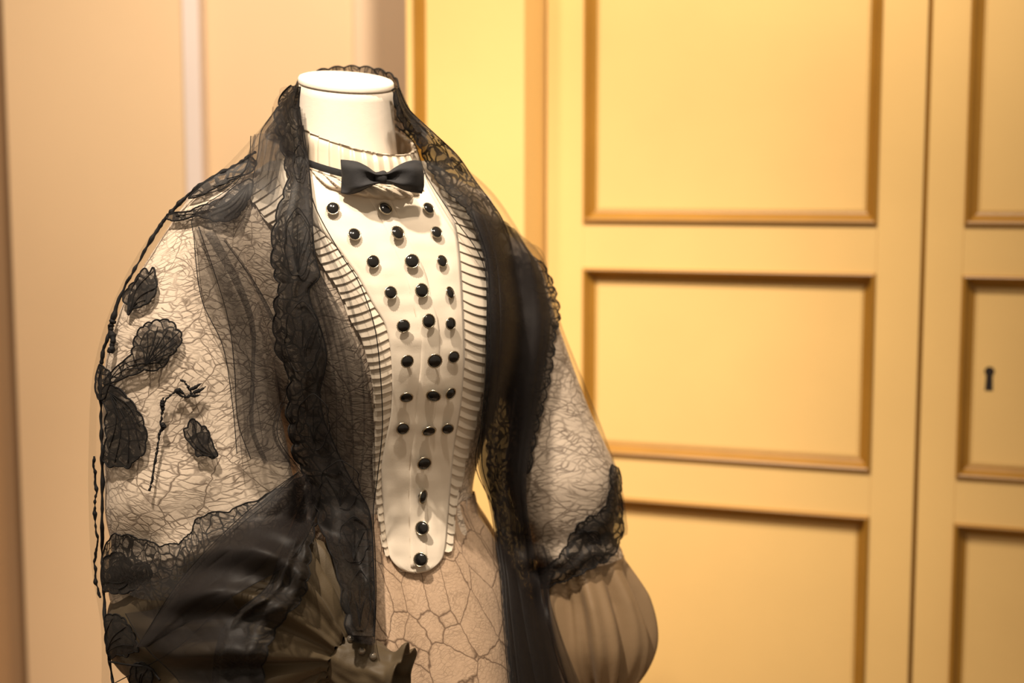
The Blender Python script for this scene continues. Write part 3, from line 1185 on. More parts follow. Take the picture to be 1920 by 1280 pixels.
def sheet(name, ctrl, nu, nv, mat, parent=None, fold=None, scallop=None, hem=None, label=None, D=None, rag=0.0):
    """ctrl[row][col] = (px, py, lift[, Y]): a cloth laid over what is under it, lifted off it; with Y it hangs free there"""
    K = np.array([[(p[0], p[1], p[2], 1.0 if len(p) > 3 else 0.0, p[3] if len(p) > 3 else 1.7) for p in row] for row in ctrl], float)
    A = np.stack([cr(K[:, c], nv) for c in range(K.shape[1])], 1)       # nv, ncol, 5
    A = np.stack([cr(A[r], nu) for r in range(nv)], 0)                  # nv, nu, 5
    u = np.linspace(0, 1, nu)[None, :].repeat(nv, 0)
    v = np.linspace(0, 1, nv)[:, None].repeat(nu, 1)
    px, py, off, w, Ya = [A[:, :, k].copy() for k in range(5)]
    w = np.clip(w, 0, 1)
    if fold is not None:
        dx, dy, do = fold(u, v, px, py)
        px += dx
        py += dy
        off += do
    if scallop is not None:
        side, n, amp = scallop[:3]
        row_d = np.stack([A[:, -1, 0] - A[:, 0, 0], A[:, -1, 1] - A[:, 0, 1]], -1)
        L = np.linalg.norm(row_d, axis=1)[:, None] + 1e-6
        row_d = row_d / L
        for sd in side:
            bump = amp * np.abs(np.sin(math.pi * n * v)) ** .7 + rag * np.vectorize(lambda q: n3(q * 60, 3.3, 1))(v)
            wt = (np.clip(1 - u * 3, 0, 1) if sd == 'l' else np.clip(1 - (1 - u) * 3, 0, 1))
            sg = -1 if sd == 'l' else 1
            px += sg * bump * wt * row_d[:, None, 0]
            py += sg * bump * wt * row_d[:, None, 1]
    Y = (1 - w) * (sample(D_all if D is None else D, px, py) - off) + w * Ya
    G = P(px, py, Y)
    o = link(name, grid_mesh(name, G), mat, parent or shawl, True, label)
    if hem:
        for h in hem:
            line = {'l': G[:, 0], 'r': G[:, -1], 't': G[0], 'b': G[-1]}[h[0]]
            hm = link('hem', tube_mesh('hem', line, h[1], 5), M['cord'], o)
    return o, G


def ripple(nf, amp, px_amp=0.0, ph=0.0, along=0.0, seed=0.0):
    """hanging folds across u; px_amp makes the folds lap over one another"""
    def f(u, v, px, py):
        wob = np.vectorize(lambda a, b_: n3(a * 2.2 + seed, b_ * 2.5, seed))(u, v)
        a = 2 * math.pi * (nf * u + along * v + ph) + 2.2 * wob
        e = np.clip(u * 6, 0, 1) * np.clip((1 - u) * 6, 0, 1)
        return px_amp * np.sin(a) * e, 0 * u, amp * (0.5 + 0.5 * np.cos(a)) * e
    return f


def cord(pts, off, rad, name='cord', parent=None, n=None, ragged=0.0, D=None, seed=1):
    q = cr(np.array(pts, float), n or 14 * len(pts))
    rg = np.array([1 + ragged * n3(i * .31, seed, 2.2) + (ragged * 1.6 * max(0, n3(i * .13, seed, 9.1))) for i in range(len(q))])
    px, py = q[:, 0] + ragged * np.array([2.2 * n3(i * .2, seed, 5.5) for i in range(len(q))]), q[:, 1]
    return link(name, tube_mesh(name, drape(px, py, off, D), rad * np.clip(rg, .35, 4), 6), M['cord'], parent or shawl)


# ---- standing part round the back of the neck
def nape(lo, hi, mat, r0, r1, nm):
    rows_ = []
    nseg = 120
    for i, f in enumerate(np.linspace(0, 1, 14)):
        rowp = []
        for k in range(nseg + 1):
            s = k / nseg
            a = R(205 - 230 * s)                              # from the picture's left round the back to the right
            ca, sa = math.cos(a), math.sin(a)
            back = max(0, sa)
            top = hi[0] + (hi[1] - hi[0]) * back ** .8
            bot = lo[0] + (lo[1] - lo[0]) * back
            if f == 0:
                top += 0
            z = top + (bot - top) * f + .0028 * abs(math.sin(s * math.pi * 13)) * (1 - f) * 1.0
            r = r0 + (r1 - r0) * f ** 1.2 + .003 * math.sin(s * 40 + f * 2) * f
            rowp.append((NC[0] + r * ca * 1.02, NC[1] + r * sa, z))
        rows_.append(rowp)
    G = np.array(rows_)
    o = link(nm, grid_mesh(nm, G), mat, shawl)
    link('cord', tube_mesh('cord', G[0], .0011, 5), M['cord'], o)
    return o


z_at = lambda py: float(P(650, py, YB)[2])
nape((z_at(250), z_at(300)), (z_at(172), z_at(119)), M['lace_open'], .0625, .098, 'lace_border')
nape((z_at(300), z_at(340)), (z_at(215), z_at(165)), M['tulle'], .072, .125, 'tulle_panel')

# ---- picture left: tulle over the shoulder and sleeve, drawn to a point by the lace edge
W1 = 1.84
sheet('tulle_panel', [
    [(548, 190, 0, 1.80), (546, 170, .004), (550, 168, .006), (555, 172, .008), (559, 180, .010), (562, 200, .012)],
    [(476, 262, 0, W1), (470, 262, .004), (496, 258, .010), (525, 262, .012), (548, 270, .013), (570, 285, .014)],
    [(410, 340, 0, W1), (404, 330, .003), (450, 330, .006), (500, 342, .010), (540, 355, .012), (572, 372, .014)],
    [(306, 432, 0, W1), (300, 421, .003), (370, 425, .005), (440, 436, .008), (510, 448, .010), (575, 460, .014)],
    [(230, 560, 0, 1.80), (224, 550, .003), (310, 556, .005), (400, 560, .008), (490, 565, .010), (572, 570, .014)],
    [(188, 700, 0, 1.78), (181, 692, .003), (280, 700, .005), (380, 700, .008), (480, 700, .010), (575, 690, .014)],
    [(180, 860, 0, 1.76), (172, 852, .003), (280, 850, .005), (380, 850, .008), (480, 852, .012), (580, 860, .016)],
    [(180, 970, 0, 1.76), (172, 962, .003), (270, 965, .005), (380, 950, .008), (490, 920, .014), (588, 893, .020)],
    [(184, 1070, 0, 1.76), (176, 1062, .003), (258, 1048, .005), (360, 1015, .008), (480, 958, .016), (590, 902, .022)],
    [(202, 1180, 0, 1.76), (194, 1172, .003), (285, 1140, .006), (385, 1080, .010), (500, 990, .018), (592, 912, .024)],
    [(206, 1295, 0, 1.76), (198, 1290, .003), (330, 1215, .008), (430, 1120, .014), (530, 1015, .022), (594, 922, .026)]],
    110, 190, M['tulle_thin'], fold=ripple(3.0, .004, 0, .2, .3, 1.0), hem=[('r', .0005), ('b', .0006)])
# second, looser thickness from the neck to the lace, its fold edge down the sleeve
sheet('tulle_panel', [
    [(470, 255, .016), (495, 250, .018), (515, 252, .020), (535, 262, .020)],
    [(466, 300, .014), (485, 305, .018), (505, 308, .020), (530, 315, .020)],
    [(440, 345, .012), (470, 352, .016), (500, 362, .018), (540, 380, .018)],
    [(366, 400, .010), (420, 410, .014), (475, 430, .016), (540, 460, .018)],
    [(364, 450, .010), (420, 480, .014), (480, 510, .016), (545, 540, .018)],
    [(378, 560, .010), (430, 580, .014), (490, 600, .016), (550, 620, .018)],
    [(418, 650, .012), (455, 670, .016), (505, 690, .018), (560, 700, .020)],
    [(436, 760, .014), (475, 770, .018), (520, 780, .020), (570, 790, .022)],
    [(444, 850, .016), (490, 860, .020), (535, 868, .022), (580, 880, .024)]],
    90, 150, M['tulle_mid'], fold=ripple(2.3, .006, 9, .1, .6, 4.0), hem=[('l', .0005)])
# deep fold from the shoulder down to the crook
sheet('tulle_fold', [
    [(372, 425, .014), (385, 432, .018), (400, 440, .020), (420, 450, .020)],
    [(405, 520, .014), (430, 530, .020), (460, 540, .022), (490, 550, .022)],
    [(430, 610, .016), (462, 620, .022), (495, 630, .024), (530, 640, .024)],
    [(440, 700, .016), (470, 705, .022), (505, 712, .024), (540, 720, .024)],
    [(446, 790, .018), (470, 800, .024), (495, 808, .026), (520, 812, .026)],
    [(470, 860, .020), (500, 868, .026), (530, 874, .028), (565, 885, .028)]],
    60, 110, M['tulle_mid'], fold=ripple(2.0, .008, 14, .4, .4, 8.0), hem=[('l', .0005), ('r', .0004)])

# ---- picture left: tulle between the lace edge and the shirt front
sheet('tulle_panel', [
    [(560, 200, .016), (563, 210, .018), (566, 222, .018), (568, 235, .018)],
    [(560, 290, .016), (567, 295, .018), (572, 300, .018), (578, 308, .018)],
    [(556, 370, .016), (567, 374, .018), (577, 378, .018), (588, 380, .018)],
    [(555, 450, .016), (580, 455, .018), (605, 460, .018), (634, 468, .018)],
    [(558, 530, .016), (595, 532, .018), (635, 535, .018), (674, 532, .018)],
    [(560, 620, .016), (605, 620, .020), (655, 618, .020), (702, 612, .018)],
    [(566, 710, .018), (612, 710, .022), (665, 706, .022), (713, 700, .018)],
    [(570, 800, .020), (616, 800, .026), (670, 800, .026), (717, 800, .020)],
    [(580, 880, .024), (620, 885, .030), (668, 888, .030), (708, 890, .024)],
    [(600, 950, .026), (630, 955, .032), (665, 958, .032), (700, 960, .026)],
    [(615, 1020, .026), (640, 1025, .032), (668, 1028, .032), (703, 1030, .026)],
    [(640, 1110, .024), (655, 1112, .030), (675, 1114, .030), (705, 1115, .026)],
    [(656, 1190, .024), (665, 1194, .028), (680, 1198, .028), (702, 1205, .026)]],
    90, 170, M['tulle'], fold=ripple(3.3, .008, 9, .0, .4, 2.0), hem=[('r', .0006)])
# bunched thicknesses behind the lace that darken towards the waist
for k, (dx, oo, ph) in enumerate(((0, .012, .2), (8, .017, .6), (-4, .020, .9))):
    sheet('tulle_fold', [
        [(560 + dx, 500, oo), (572, 504, oo), (585, 508, oo), (600, 512, oo)],
        [(570 + dx, 590, oo), (595, 592, oo), (620, 594, oo), (648, 598, oo)],
        [(575 + dx, 680, oo), (610, 684, oo), (645, 688, oo), (685, 692, oo)],
        [(580 + dx, 770, oo), (620, 774, oo), (660, 778, oo), (700, 782, oo)],
        [(590 + dx, 860, oo), (625, 864, oo), (665, 868, oo), (704, 872, oo)],
        [(600 + dx, 940, oo), (630, 944, oo), (665, 948, oo), (702, 950, oo)],
        [(625 + dx, 1030, oo), (648, 1034, oo), (672, 1036, oo), (700, 1040, oo)],
        [(650 + dx, 1130, oo), (664, 1134, oo), (680, 1136, oo), (702, 1140, oo)],
        [(660 + dx, 1200, oo), (670, 1204, oo), (682, 1206, oo), (700, 1210, oo)]],
        70, 130, M['tulle'], fold=ripple(2.6 + .5 * k, .006, 8, ph, .3, 11.0 + k))

# ---- picture left: the lace edge
LB = [(160, 545, 563), (200, 524, 560), (235, 522, 566), (265, 530, 569), (300, 538, 577), (340, 543, 582), (380, 530, 585), (430, 517, 586), (480, 514, 591), (515, 520, 599), (540, 528, 580), (565, 520, 582), (610, 518, 600), (660, 524, 612), (700, 545, 607), (735, 545, 600),
      (780, 543, 606), (820, 550, 622), (860, 558, 640), (900, 582, 660), (950, 596, 690), (1000, 610, 698), (1050, 632, 700), (1100, 642, 702), (1150, 650, 702), (1190, 656, 700)]
lb_ctrl = []
for y, a, b_ in LB:
    lift = .020 + .008 * min(1, max(0, (y - 250) / 300)) + .006 * min(1, max(0, (y - 750) / 200))
    lb_ctrl.append([(a, y, lift), (a + (b_ - a) * .35, y + 1, lift + .003), (a + (b_ - a) * .7, y + 2, lift + .003), (b_, y + 2, lift)])
edge_l, G_el = sheet('lace_border', lb_ctrl, 40, 420, M['lace'], scallop=('l', 26, 7), rag=2.0, fold=ripple(1.4, .004, 0, .3, .5, 6.0), hem=[('l', .0010), ('r', .0009)])
# raised outlines of the lobes along it
for (y0, y1, xa, xb) in ((270, 340, 548, 574), (385, 525, 530, 586), (560, 705, 530, 604), (735, 850, 552, 622), (860, 960, 595, 680), (965, 1060, 632, 695), (1065, 1190, 652, 698)):
    cx, cy = (xa + xb) / 2, (y0 + y1) / 2
    rx, ry = (xb - xa) / 2 * .86, (y1 - y0) / 2 * .9
    lf = .034 + .006 * min(1, max(0, (cy - 750) / 200))
    ring_p = [(cx + rx * math.cos(a) * (1 + .08 * math.sin(9 * a)), cy + ry * math.sin(a) * (1 + .05 * math.sin(7 * a))) for a in np.linspace(0, 2 * math.pi, 26)]
    cord(ring_p, lf, .0006, 'cord', edge_l, 110)
    for q in range(5):
        a = R(-150 + 300 * q / 4)
        cord([(cx, cy + ry * .85), (cx + rx * .25 * math.sin(a), cy + ry * .3), (cx + rx * .75 * math.sin(a), cy - ry * .55 * math.cos(a * .6))], lf, .00042, 'cord', edge_l, 24)

# ---- lace at the foot of the drape over the sleeve
foot_l, _ = sheet('lace_border', [
    [(192, 1040, .008), (190, 1062, .009), (190, 1088, .009), (192, 1112, .008)],
    [(212, 1008, .009), (216, 1040, .011), (220, 1075, .011), (225, 1108, .009)],
    [(250, 1010, .010), (252, 1045, .013), (256, 1085, .013), (262, 1122, .010)],
    [(305, 1026, .010), (308, 1060, .014), (312, 1095, .014), (316, 1125, .010)],
    [(350, 1012, .012), (358, 1045, .016), (366, 1080, .016), (374, 1110, .012)],
    [(378, 972, .014), (395, 1005, .018), (412, 1040, .018), (430, 1068, .014)],
    [(440, 958, .016), (455, 978, .020), (470, 1005, .020), (484, 1030, .016)],
    [(520, 922, .020), (530, 938, .024), (538, 955, .024), (545, 972, .020)],
    [(580, 892, .024), (584, 902, .026), (588, 912, .026), (592, 922, .024)]],
    40, 200, M['lace_open'], scallop=('l', 11, 6), rag=2.0, hem=[('l', .0009)], fold=ripple(1.5, .003, 0, .1, .4, 3.0))
# dark sweeping folds from the gather down to the sleeve
for k, (oo, s1) in enumerate(((.024, 0), (.029, 8), (.034, -6))):
    sheet('tulle_fold', [
        [(560, 884, oo), (578, 896, oo + .003), (592, 912, oo + .003), (600, 935, oo)],
        [(505, 930 + s1, oo - .002), (540, 948, oo + .003), (562, 970, oo + .003), (578, 1000, oo)],
        [(440, 985 + s1, oo - .006), (478, 1005, oo), (508, 1030, oo), (535, 1058, oo - .004)],
        [(375, 1050 + s1, oo - .010), (405, 1065, oo - .004), (440, 1080, oo - .004), (470, 1098, oo - .008)],
        [(322, 1115 + s1, oo - .012), (342, 1122, oo - .008), (365, 1130, oo - .008), (392, 1142, oo - .012)],
        [(258, 1212, oo - .014), (262, 1213, oo - .012), (268, 1213, oo - .012), (275, 1212, oo - .014)]],
        50, 120, M['tulle_mid'], fold=ripple(1.7, .005, 8, .2 + .3 * k, .5, 13.0 + k), hem=[('l', .0005), ('r', .0005)])
# lace tail under the folds
tail_l, _ = sheet('lace_border', [
    [(575, 915, .030), (585, 925, .033), (593, 935, .033), (602, 948, .030)],
    [(548, 985, .026), (560, 992, .030), (570, 1000, .030), (580, 1010, .026)],
    [(522, 1045, .022), (540, 1052, .026), (556, 1060, .026), (574, 1070, .022)],
    [(500, 1100, .020), (520, 1108, .024), (540, 1115, .024), (562, 1118, .020)],
    [(430, 1160, .020), (460, 1162, .024), (490, 1165, .024), (520, 1168, .020)],
    [(405, 1215, .020), (435, 1218, .024), (465, 1220, .024), (495, 1222, .020)],
    [(398, 1290, .020), (425, 1290, .024), (455, 1290, .024), (485, 1290, .020)]],
    40, 150, M['lace'], scallop=('r', 10, 8), rag=2.0, hem=[('r', .0009), ('l', .0006)], fold=ripple(1.8, .006, 0, .3, .5, 21.0))
# tulle hanging below between the folds and the edge
for k in range(2):
    sheet('tulle_panel', [
        [(235, 1150, .010 + .004 * k), (290, 1140, .014), (345, 1120, .018), (420, 1090, .020)],
        [(270, 1210, .012 + .004 * k), (320, 1195, .016), (380, 1175, .020), (450, 1150, .022)],
        [(330, 1270, .014 + .004 * k), (370, 1250, .018), (420, 1232, .022), (480, 1210, .024)],
        [(350, 1310, .016 + .004 * k), (400, 1305, .020), (440, 1300, .024), (500, 1290, .026)]],
        60, 70, M['tulle_mid'], fold=ripple(2.2, .006, 10, .5 * k, .3, 17.0 + k), hem=[('l', .0005)])

# ---- bubble of tulle standing off behind the neck
sheet('tulle_panel', [
    [(560, 152, 0, 1.79), (548, 160, 0, 1.77), (535, 163, 0, 1.76), (522, 172, 0, 1.75), (514, 185, 0, 1.76), (512, 200, 0, 1.80)],
    [(560, 190, 0, 1.74), (545, 190, 0, 1.72), (530, 192, 0, 1.71), (518, 198, 0, 1.71), (511, 208, 0, 1.73), (508, 220, 0, 1.80)],
    [(560, 230, 0, 1.72), (540, 228, 0, 1.70), (520, 226, 0, 1.69), (505, 230, 0, 1.69), (492, 238, 0, 1.71), (488, 246, 0, 1.80)],
    [(555, 280, 0, 1.69), (530, 278, 0, 1.67), (508, 276, 0, 1.66), (488, 276, 0, 1.66), (472, 280, 0, 1.68), (466, 288, 0, 1.80)],
    [(550, 320, 0, 1.66), (528, 320, 0, 1.65), (505, 320, 0, 1.645), (485, 322, 0, 1.645), (470, 326, 0, 1.66), (464, 330, 0, 1.78)]],
    50, 60, M['tulle'], fold=ripple(1.5, .003, 5, .1, .2, 31.0), hem=[('r', .0004)])


for k, mt in enumerate(('tulle_dense', 'tulle')):
    sheet('tulle_fold', [
        [(540, 176, .016 + .004 * k), (548, 172, .018), (556, 170, .018), (562, 172, .016)],
        [(515, 208, .016 + .004 * k), (528, 206, .019), (542, 208, .019), (558, 216, .016)],
        [(490, 246, .016 + .004 * k), (502, 248, .020), (516, 252, .020), (532, 262, .016)],
        [(484, 285, .016 + .004 * k), (496, 288, .020), (510, 292, .020), (528, 298, .016)],
        [(476, 325, .014 + .004 * k), (490, 328, .018), (505, 332, .018), (520, 338, .014)],
        [(472, 350, .012 + .004 * k), (486, 354, .016), (500, 360, .016), (514, 366, .012)]],
        50, 80, M[mt], fold=ripple(1.8 + k, .005, 4, .3 * k, .3, 101.0 + k), hem=[('l', .0005)])

# ---- lace motifs sewn on the tulle
def motif(outline, base, tips, off, mat='lace_open', n=8, amp=3.0, parent=None):
    """outline: closed scalloped shape; base, tips: veins of raised thread"""
    off *= .65
    q = cr(np.array(list(outline) + [outline[0]], float), n * 14)[:-1]
    c = q.mean(0)
    k = len(q)
    lobes = n
    a = np.arange(k) / k
    L = q - c
    r = np.linalg.norm(L, axis=1)[:, None] + 1e-6
    q = q + L / r * (amp * (np.abs(np.sin(math.pi * lobes * a)) ** .6 - .5))[:, None]
    rings_ = [c + (q - c) * f for f in (0.02, .2, .4, .6, .8, .92, 1.0)]
    G = []
    for i, rp in enumerate(rings_):
        rp = np.vstack([rp, rp[:1]])
        G.append(drape(rp[:, 0], rp[:, 1], off + .0006 * (i % 2)))
    G = np.array(G)
    uv = np.stack([np.vstack([rp, rp[:1]]) * .0006 for rp in rings_])
    o = link('lace_motif', grid_mesh('lace_motif', G, uv=uv), M[mat], parent or shawl)
    link('cord', tube_mesh('cord', G[-1], .0010, 5), M['cord'], o)
    for tp in tips:
        mid = ((base[0] + tp[0]) / 2 + (tp[1] - base[1]) * .12, (base[1] + tp[1]) / 2 - (tp[0] - base[0]) * .12)
        cord([base, mid, tp], off + .0012, .00055, 'cord', o, 16)
    return o


# leaf high on the sleeve
motif([(272, 502), (279, 512), (287, 501), (291, 520), (293, 540), (284, 560), (268, 572), (250, 578), (240, 590), (240, 572), (230, 560), (240, 540), (252, 528), (262, 512)], (243, 584), [(288, 508), (290, 540), (262, 515), (245, 545), (272, 562)], .011, 'lace', 14, 3)
# fan with its stalk
motif([(300, 600), (318, 602), (331, 616), (340, 632), (332, 652), (318, 668), (300, 690), (270, 694), (240, 705), (205, 718), (196, 716), (210, 696), (230, 678), (246, 664), (250, 650), (256, 628), (268, 612), (284, 604)], (205, 712), [(270, 690), (262, 672), (300, 680)], .012, 'lace_open', 18, 5)
fan = shawl.children[-1]
for tp in ((332, 640), (336, 622), (322, 660), (300, 632), (296, 612), (276, 622), (262, 650), (315, 618)):
    cord([(272, 684), ((272 + tp[0]) / 2 + 3, (684 + tp[1]) / 2 - 3), tp], .0135, .0006, 'cord', fan, 16)
# large drooping petal
motif([(196, 722), (215, 724), (236, 742), (254, 764), (268, 790), (274, 820), (268, 850), (252, 862), (240, 876), (224, 872), (206, 874), (194, 862), (196, 840), (200, 815), (197, 795), (200, 770), (190, 745)], (205, 735), [(262, 800), (262, 840), (240, 868), (215, 868), (205, 840)], .012, 'lace', 16, 4)
# knot of lace on the outer edge between the two
motif([(186, 682), (196, 690), (206, 700), (204, 722), (196, 745), (186, 748), (180, 735), (179, 712)], (190, 740), [(190, 690)], .013, 'lace', 7, 2)
# sprig
cord([(337, 712), (346, 716), (354, 728), (358, 740), (350, 744), (340, 742), (330, 735), (318, 742), (308, 754), (305, 770), (302, 790), (304, 800), (298, 815), (296, 835), (293, 852), (288, 880), (284, 905), (280, 920)], .008, .0011, 'lace_sprig', None, 260, .8)
for pts, w in (([(352, 730), (362, 728), (372, 722), (378, 718)], .0022), ([(358, 738), (368, 734), (378, 730), (386, 724)], .0024), ([(352, 740), (366, 742), (376, 740)], .0020), ([(325, 736), (336, 732), (348, 742)], .0030), ([(306, 745), (304, 760), (306, 775)], .0030), ([(300, 790), (306, 800), (299, 812)], .0034)):
    cord(pts, .008, np.array([.35, .8, 1.0, .9, .6, .2])[np.minimum((np.arange(30) / 5).astype(int), 5)] * w * .9, 'lace_sprig', None, 30, .4)
# leaf below the sprig
motif([(358, 785), (366, 788), (376, 798), (386, 802), (392, 815), (398, 832), (407, 852), (398, 858), (384, 852), (370, 854), (364, 838), (352, 825), (345, 808), (352, 800)], (402, 856), [(362, 790), (350, 808), (390, 815), (366, 840)], .012, 'lace', 13, 3)
# lace over the shoulder seam
motif([(352, 372), (372, 352), (400, 332), (435, 314), (466, 296), (480, 305), (470, 322), (440, 334), (415, 346), (395, 356), (378, 366)], (470, 308), [(360, 368), (400, 350), (425, 335)], .012, 'lace', 12, 3)
motif([(312, 402), (330, 398), (356, 396), (370, 388), (392, 382), (415, 372), (432, 356), (450, 344), (470, 336), (472, 356), (464, 376), (452, 396), (436, 410), (412, 414), (392, 410), (370, 404), (340, 412), (318, 412)], (466, 345), [(420, 408), (440, 402), (395, 404), (370, 398), (455, 385), (330, 405)], .013, 'lace', 18, 4)
# lace at the foot of the outer edge
motif([(192, 1050), (206, 1040), (222, 1036), (236, 1044), (250, 1058), (268, 1054), (282, 1066), (280, 1086), (262, 1096), (244, 1108), (222, 1112), (204, 1108), (192, 1098)], (244, 1085), [(205, 1052), (200, 1090), (226, 1042), (262, 1060), (275, 1075), (222, 1105)], .016, 'lace', 13, 4)
motif([(196, 1155), (212, 1152), (230, 1158), (240, 1172), (250, 1188), (256, 1206), (258, 1220), (246, 1222), (236, 1230), (222, 1226), (208, 1232), (200, 1215), (198, 1185)], (200, 1222), [(210, 1160), (235, 1175), (250, 1210), (225, 1195)], .012, 'lace', 14, 4)
motif([(248, 1248), (262, 1242), (276, 1248), (284, 1262), (282, 1290), (262, 1296), (246, 1288), (244, 1266)], (264, 1290), [(255, 1250), (276, 1254), (264, 1262)], .014, 'lace', 9, 3)
# thick lace edging along the outline of the sleeve
cord([(478, 285), (440, 311), (376, 346), (332, 386), (300, 424), (262, 487), (230, 546), (208, 610), (192, 670), (187, 720), (190, 800), (192, 900), (191, 1000), (194, 1100), (200, 1200), (212, 1290)], .006, .0017, 'lace_edging', None, 300, .9)
cord([(176, 855), (177, 885), (180, 920), (177, 950), (179, 985), (183, 1020), (178, 1050), (180, 1090), (188, 1120)], .004, .0013, 'lace_edging', None, 120, 1.0, seed=4)
cord([(205, 1240), (240, 1246), (280, 1252), (300, 1275)], .012, .0013, 'lace_edging', None, 40, .6, seed=8)
cord([(212, 600), (208, 618), (212, 640), (206, 662)], .010, .0028, 'lace_edging', None, 40, .8, seed=6)

# ---- picture right: tulle over the shoulder and arm
sheet('tulle_panel', [
    [(742, 235, .010), (746, 215, .008), (748, 200, .006), (751, 190, .004), (754, 195, 0, 1.85)],
    [(776, 268, .012), (790, 268, .012), (802, 264, .010), (812, 266, .006), (818, 274, 0, 1.90)],
    [(800, 330, .016), (828, 332, .014), (856, 332, .010), (882, 346, .006), (888, 356, 0, 1.92)],
    [(846, 402, .018), (872, 400, .014), (906, 400, .010), (942, 414, .005), (948, 426, 0, 1.93)],
    [(905, 492, .018), (930, 490, .014), (966, 482, .010), (1010, 478, .005), (1016, 490, 0, 1.94)],
    [(914, 600, .018), (945, 600, .014), (992, 600, .010), (1045, 598, .005), (1048, 610, 0, 1.94)],
    [(912, 700, .018), (950, 700, .014), (1012, 700, .010), (1080, 690, .004), (1083, 700, 0, 1.93)],
    [(902, 800, .018), (950, 800, .014), (1032, 800, .010), (1118, 788, .004), (1121, 798, 0, 1.92)],
    [(892, 875, .018), (945, 890, .014), (1052, 900, .010), (1154, 896, .004), (1157, 905, 0, 1.91)],
    [(926, 960, .018), (970, 970, .014), (1062, 990, .010), (1165, 976, .004), (1167, 985, 0, 1.90)],
    [(946, 1090, .018), (1000, 1092, .014), (1075, 1062, .010), (1166, 1005, .004), (1168, 1010, 0, 1.90)]],
    90, 170, M['tulle'], fold=ripple(2.4, .005, 4, .3, .3, 41.0), hem=[('l', .0006)])
sheet('tulle_panel', [
    [(838, 296, 0, 1.80), (846, 298, 0, 1.82), (850, 306, 0, 1.86)],
    [(868, 318, 0, 1.79), (892, 330, 0, 1.82), (896, 342, 0, 1.90)],
    [(890, 352, 0, 1.79), (928, 366, 0, 1.83), (930, 380, 0, 1.93)],
    [(925, 395, 0, 1.80), (960, 412, 0, 1.84), (960, 424, 0, 1.93)],
    [(955, 440, 0, 1.80), (984, 452, 0, 1.85), (982, 460, 0, 1.92)]], 24, 50, M['tulle'], hem=[('l', .0004)])
sheet('tulle_panel', [
    [(978, 455, 0, 1.80), (992, 454, 0, 1.82), (1000, 460, 0, 1.90)],
    [(990, 470, 0, 1.79), (1012, 466, 0, 1.82), (1018, 476, 0, 1.92)],
    [(1000, 500, 0, 1.79), (1024, 494, 0, 1.83), (1026, 506, 0, 1.93)],
    [(1010, 530, 0, 1.79), (1026, 526, 0, 1.84), (1028, 534, 0, 1.93)]], 24, 40, M['tulle'], hem=[('l', .0003)])
# lace running from the neck down the shoulder
edge_r, _ = sheet('lace_border', [
    [(738, 175, .008), (741, 170, .009), (744, 166, .009), (747, 164, .008)],
    [(752, 222, .014), (756, 214, .016), (760, 208, .016), (766, 204, .014)],
    [(786, 268, .018), (796, 262, .020), (806, 256, .020), (814, 250, .018)],
    [(805, 312, .022), (822, 302, .024), (840, 296, .024), (858, 292, .022)],
    [(835, 352, .024), (852, 346, .026), (872, 340, .026), (890, 338, .024)],
    [(872, 388, .024), (888, 384, .026), (904, 380, .026), (920, 378, .024)],
    [(898, 425, .024), (912, 420, .026), (928, 416, .026), (942, 412, .024)],
    [(910, 470, .024), (924, 466, .026), (940, 462, .026), (958, 458, .024)],
    [(918, 520, .024), (934, 520, .026), (950, 520, .026), (968, 520, .024)],
    [(922, 600, .024), (938, 600, .026), (954, 600, .026), (972, 600, .024)]],
    40, 230, M['lace'], scallop=('l', 16, 4), rag=2.0, hem=[('l', .0008), ('r', .0008)], fold=ripple(1.6, .003, 0, .2, .5, 51.0))
# hanging dark folds down the front
for k, (oo, dx) in enumerate(((.020, 0), (.026, 3), (.031, -3), (.036, 4))):
    sheet('tulle_fold', [
        [(880 + dx, 395, oo), (905, 400, oo), (930, 408, oo), (955, 425, oo), (975, 448, oo - .012)],
        [(912 + dx, 490, oo), (935, 490, oo), (960, 490, oo), (988, 490, oo), (1010, 500, oo - .012)],
        [(916 + dx, 600, oo), (945, 600, oo), (975, 600, oo), (1005, 600, oo), (1032, 600, oo - .012)],
        [(914 + dx, 700, oo), (940, 700, oo), (965, 700, oo), (992, 702, oo), (1018, 704, oo - .012)],
        [(906 + dx, 790, oo), (930, 792, oo), (955, 794, oo), (978, 796, oo), (1002, 798, oo - .010)],
        [(900 + dx, 870, oo), (925, 880, oo), (948, 885, oo), (968, 888, oo), (988, 890, oo - .008)],
        [(922 + dx, 950, oo), (940, 955, oo), (958, 958, oo), (974, 960, oo), (990, 962, oo - .006)],
        [(938 + dx, 1060, oo), (952, 1062, oo), (970, 1065, oo), (988, 1068, oo), (1008, 1070, oo - .006)],
        [(946 + dx, 1160, oo), (962, 1162, oo), (982, 1164, oo), (1002, 1166, oo), (1026, 1168, oo - .006)],
        [(958 + dx, 1300, oo), (980, 1300, oo), (1005, 1300, oo), (1030, 1300, oo), (1060, 1300, oo - .006)]],
        100, 190, M['tulle_dense'], fold=ripple(2.0 + .4 * k, .008, 7, .25 * k, .15, 61.0 + k), hem=[('l', .0005)])
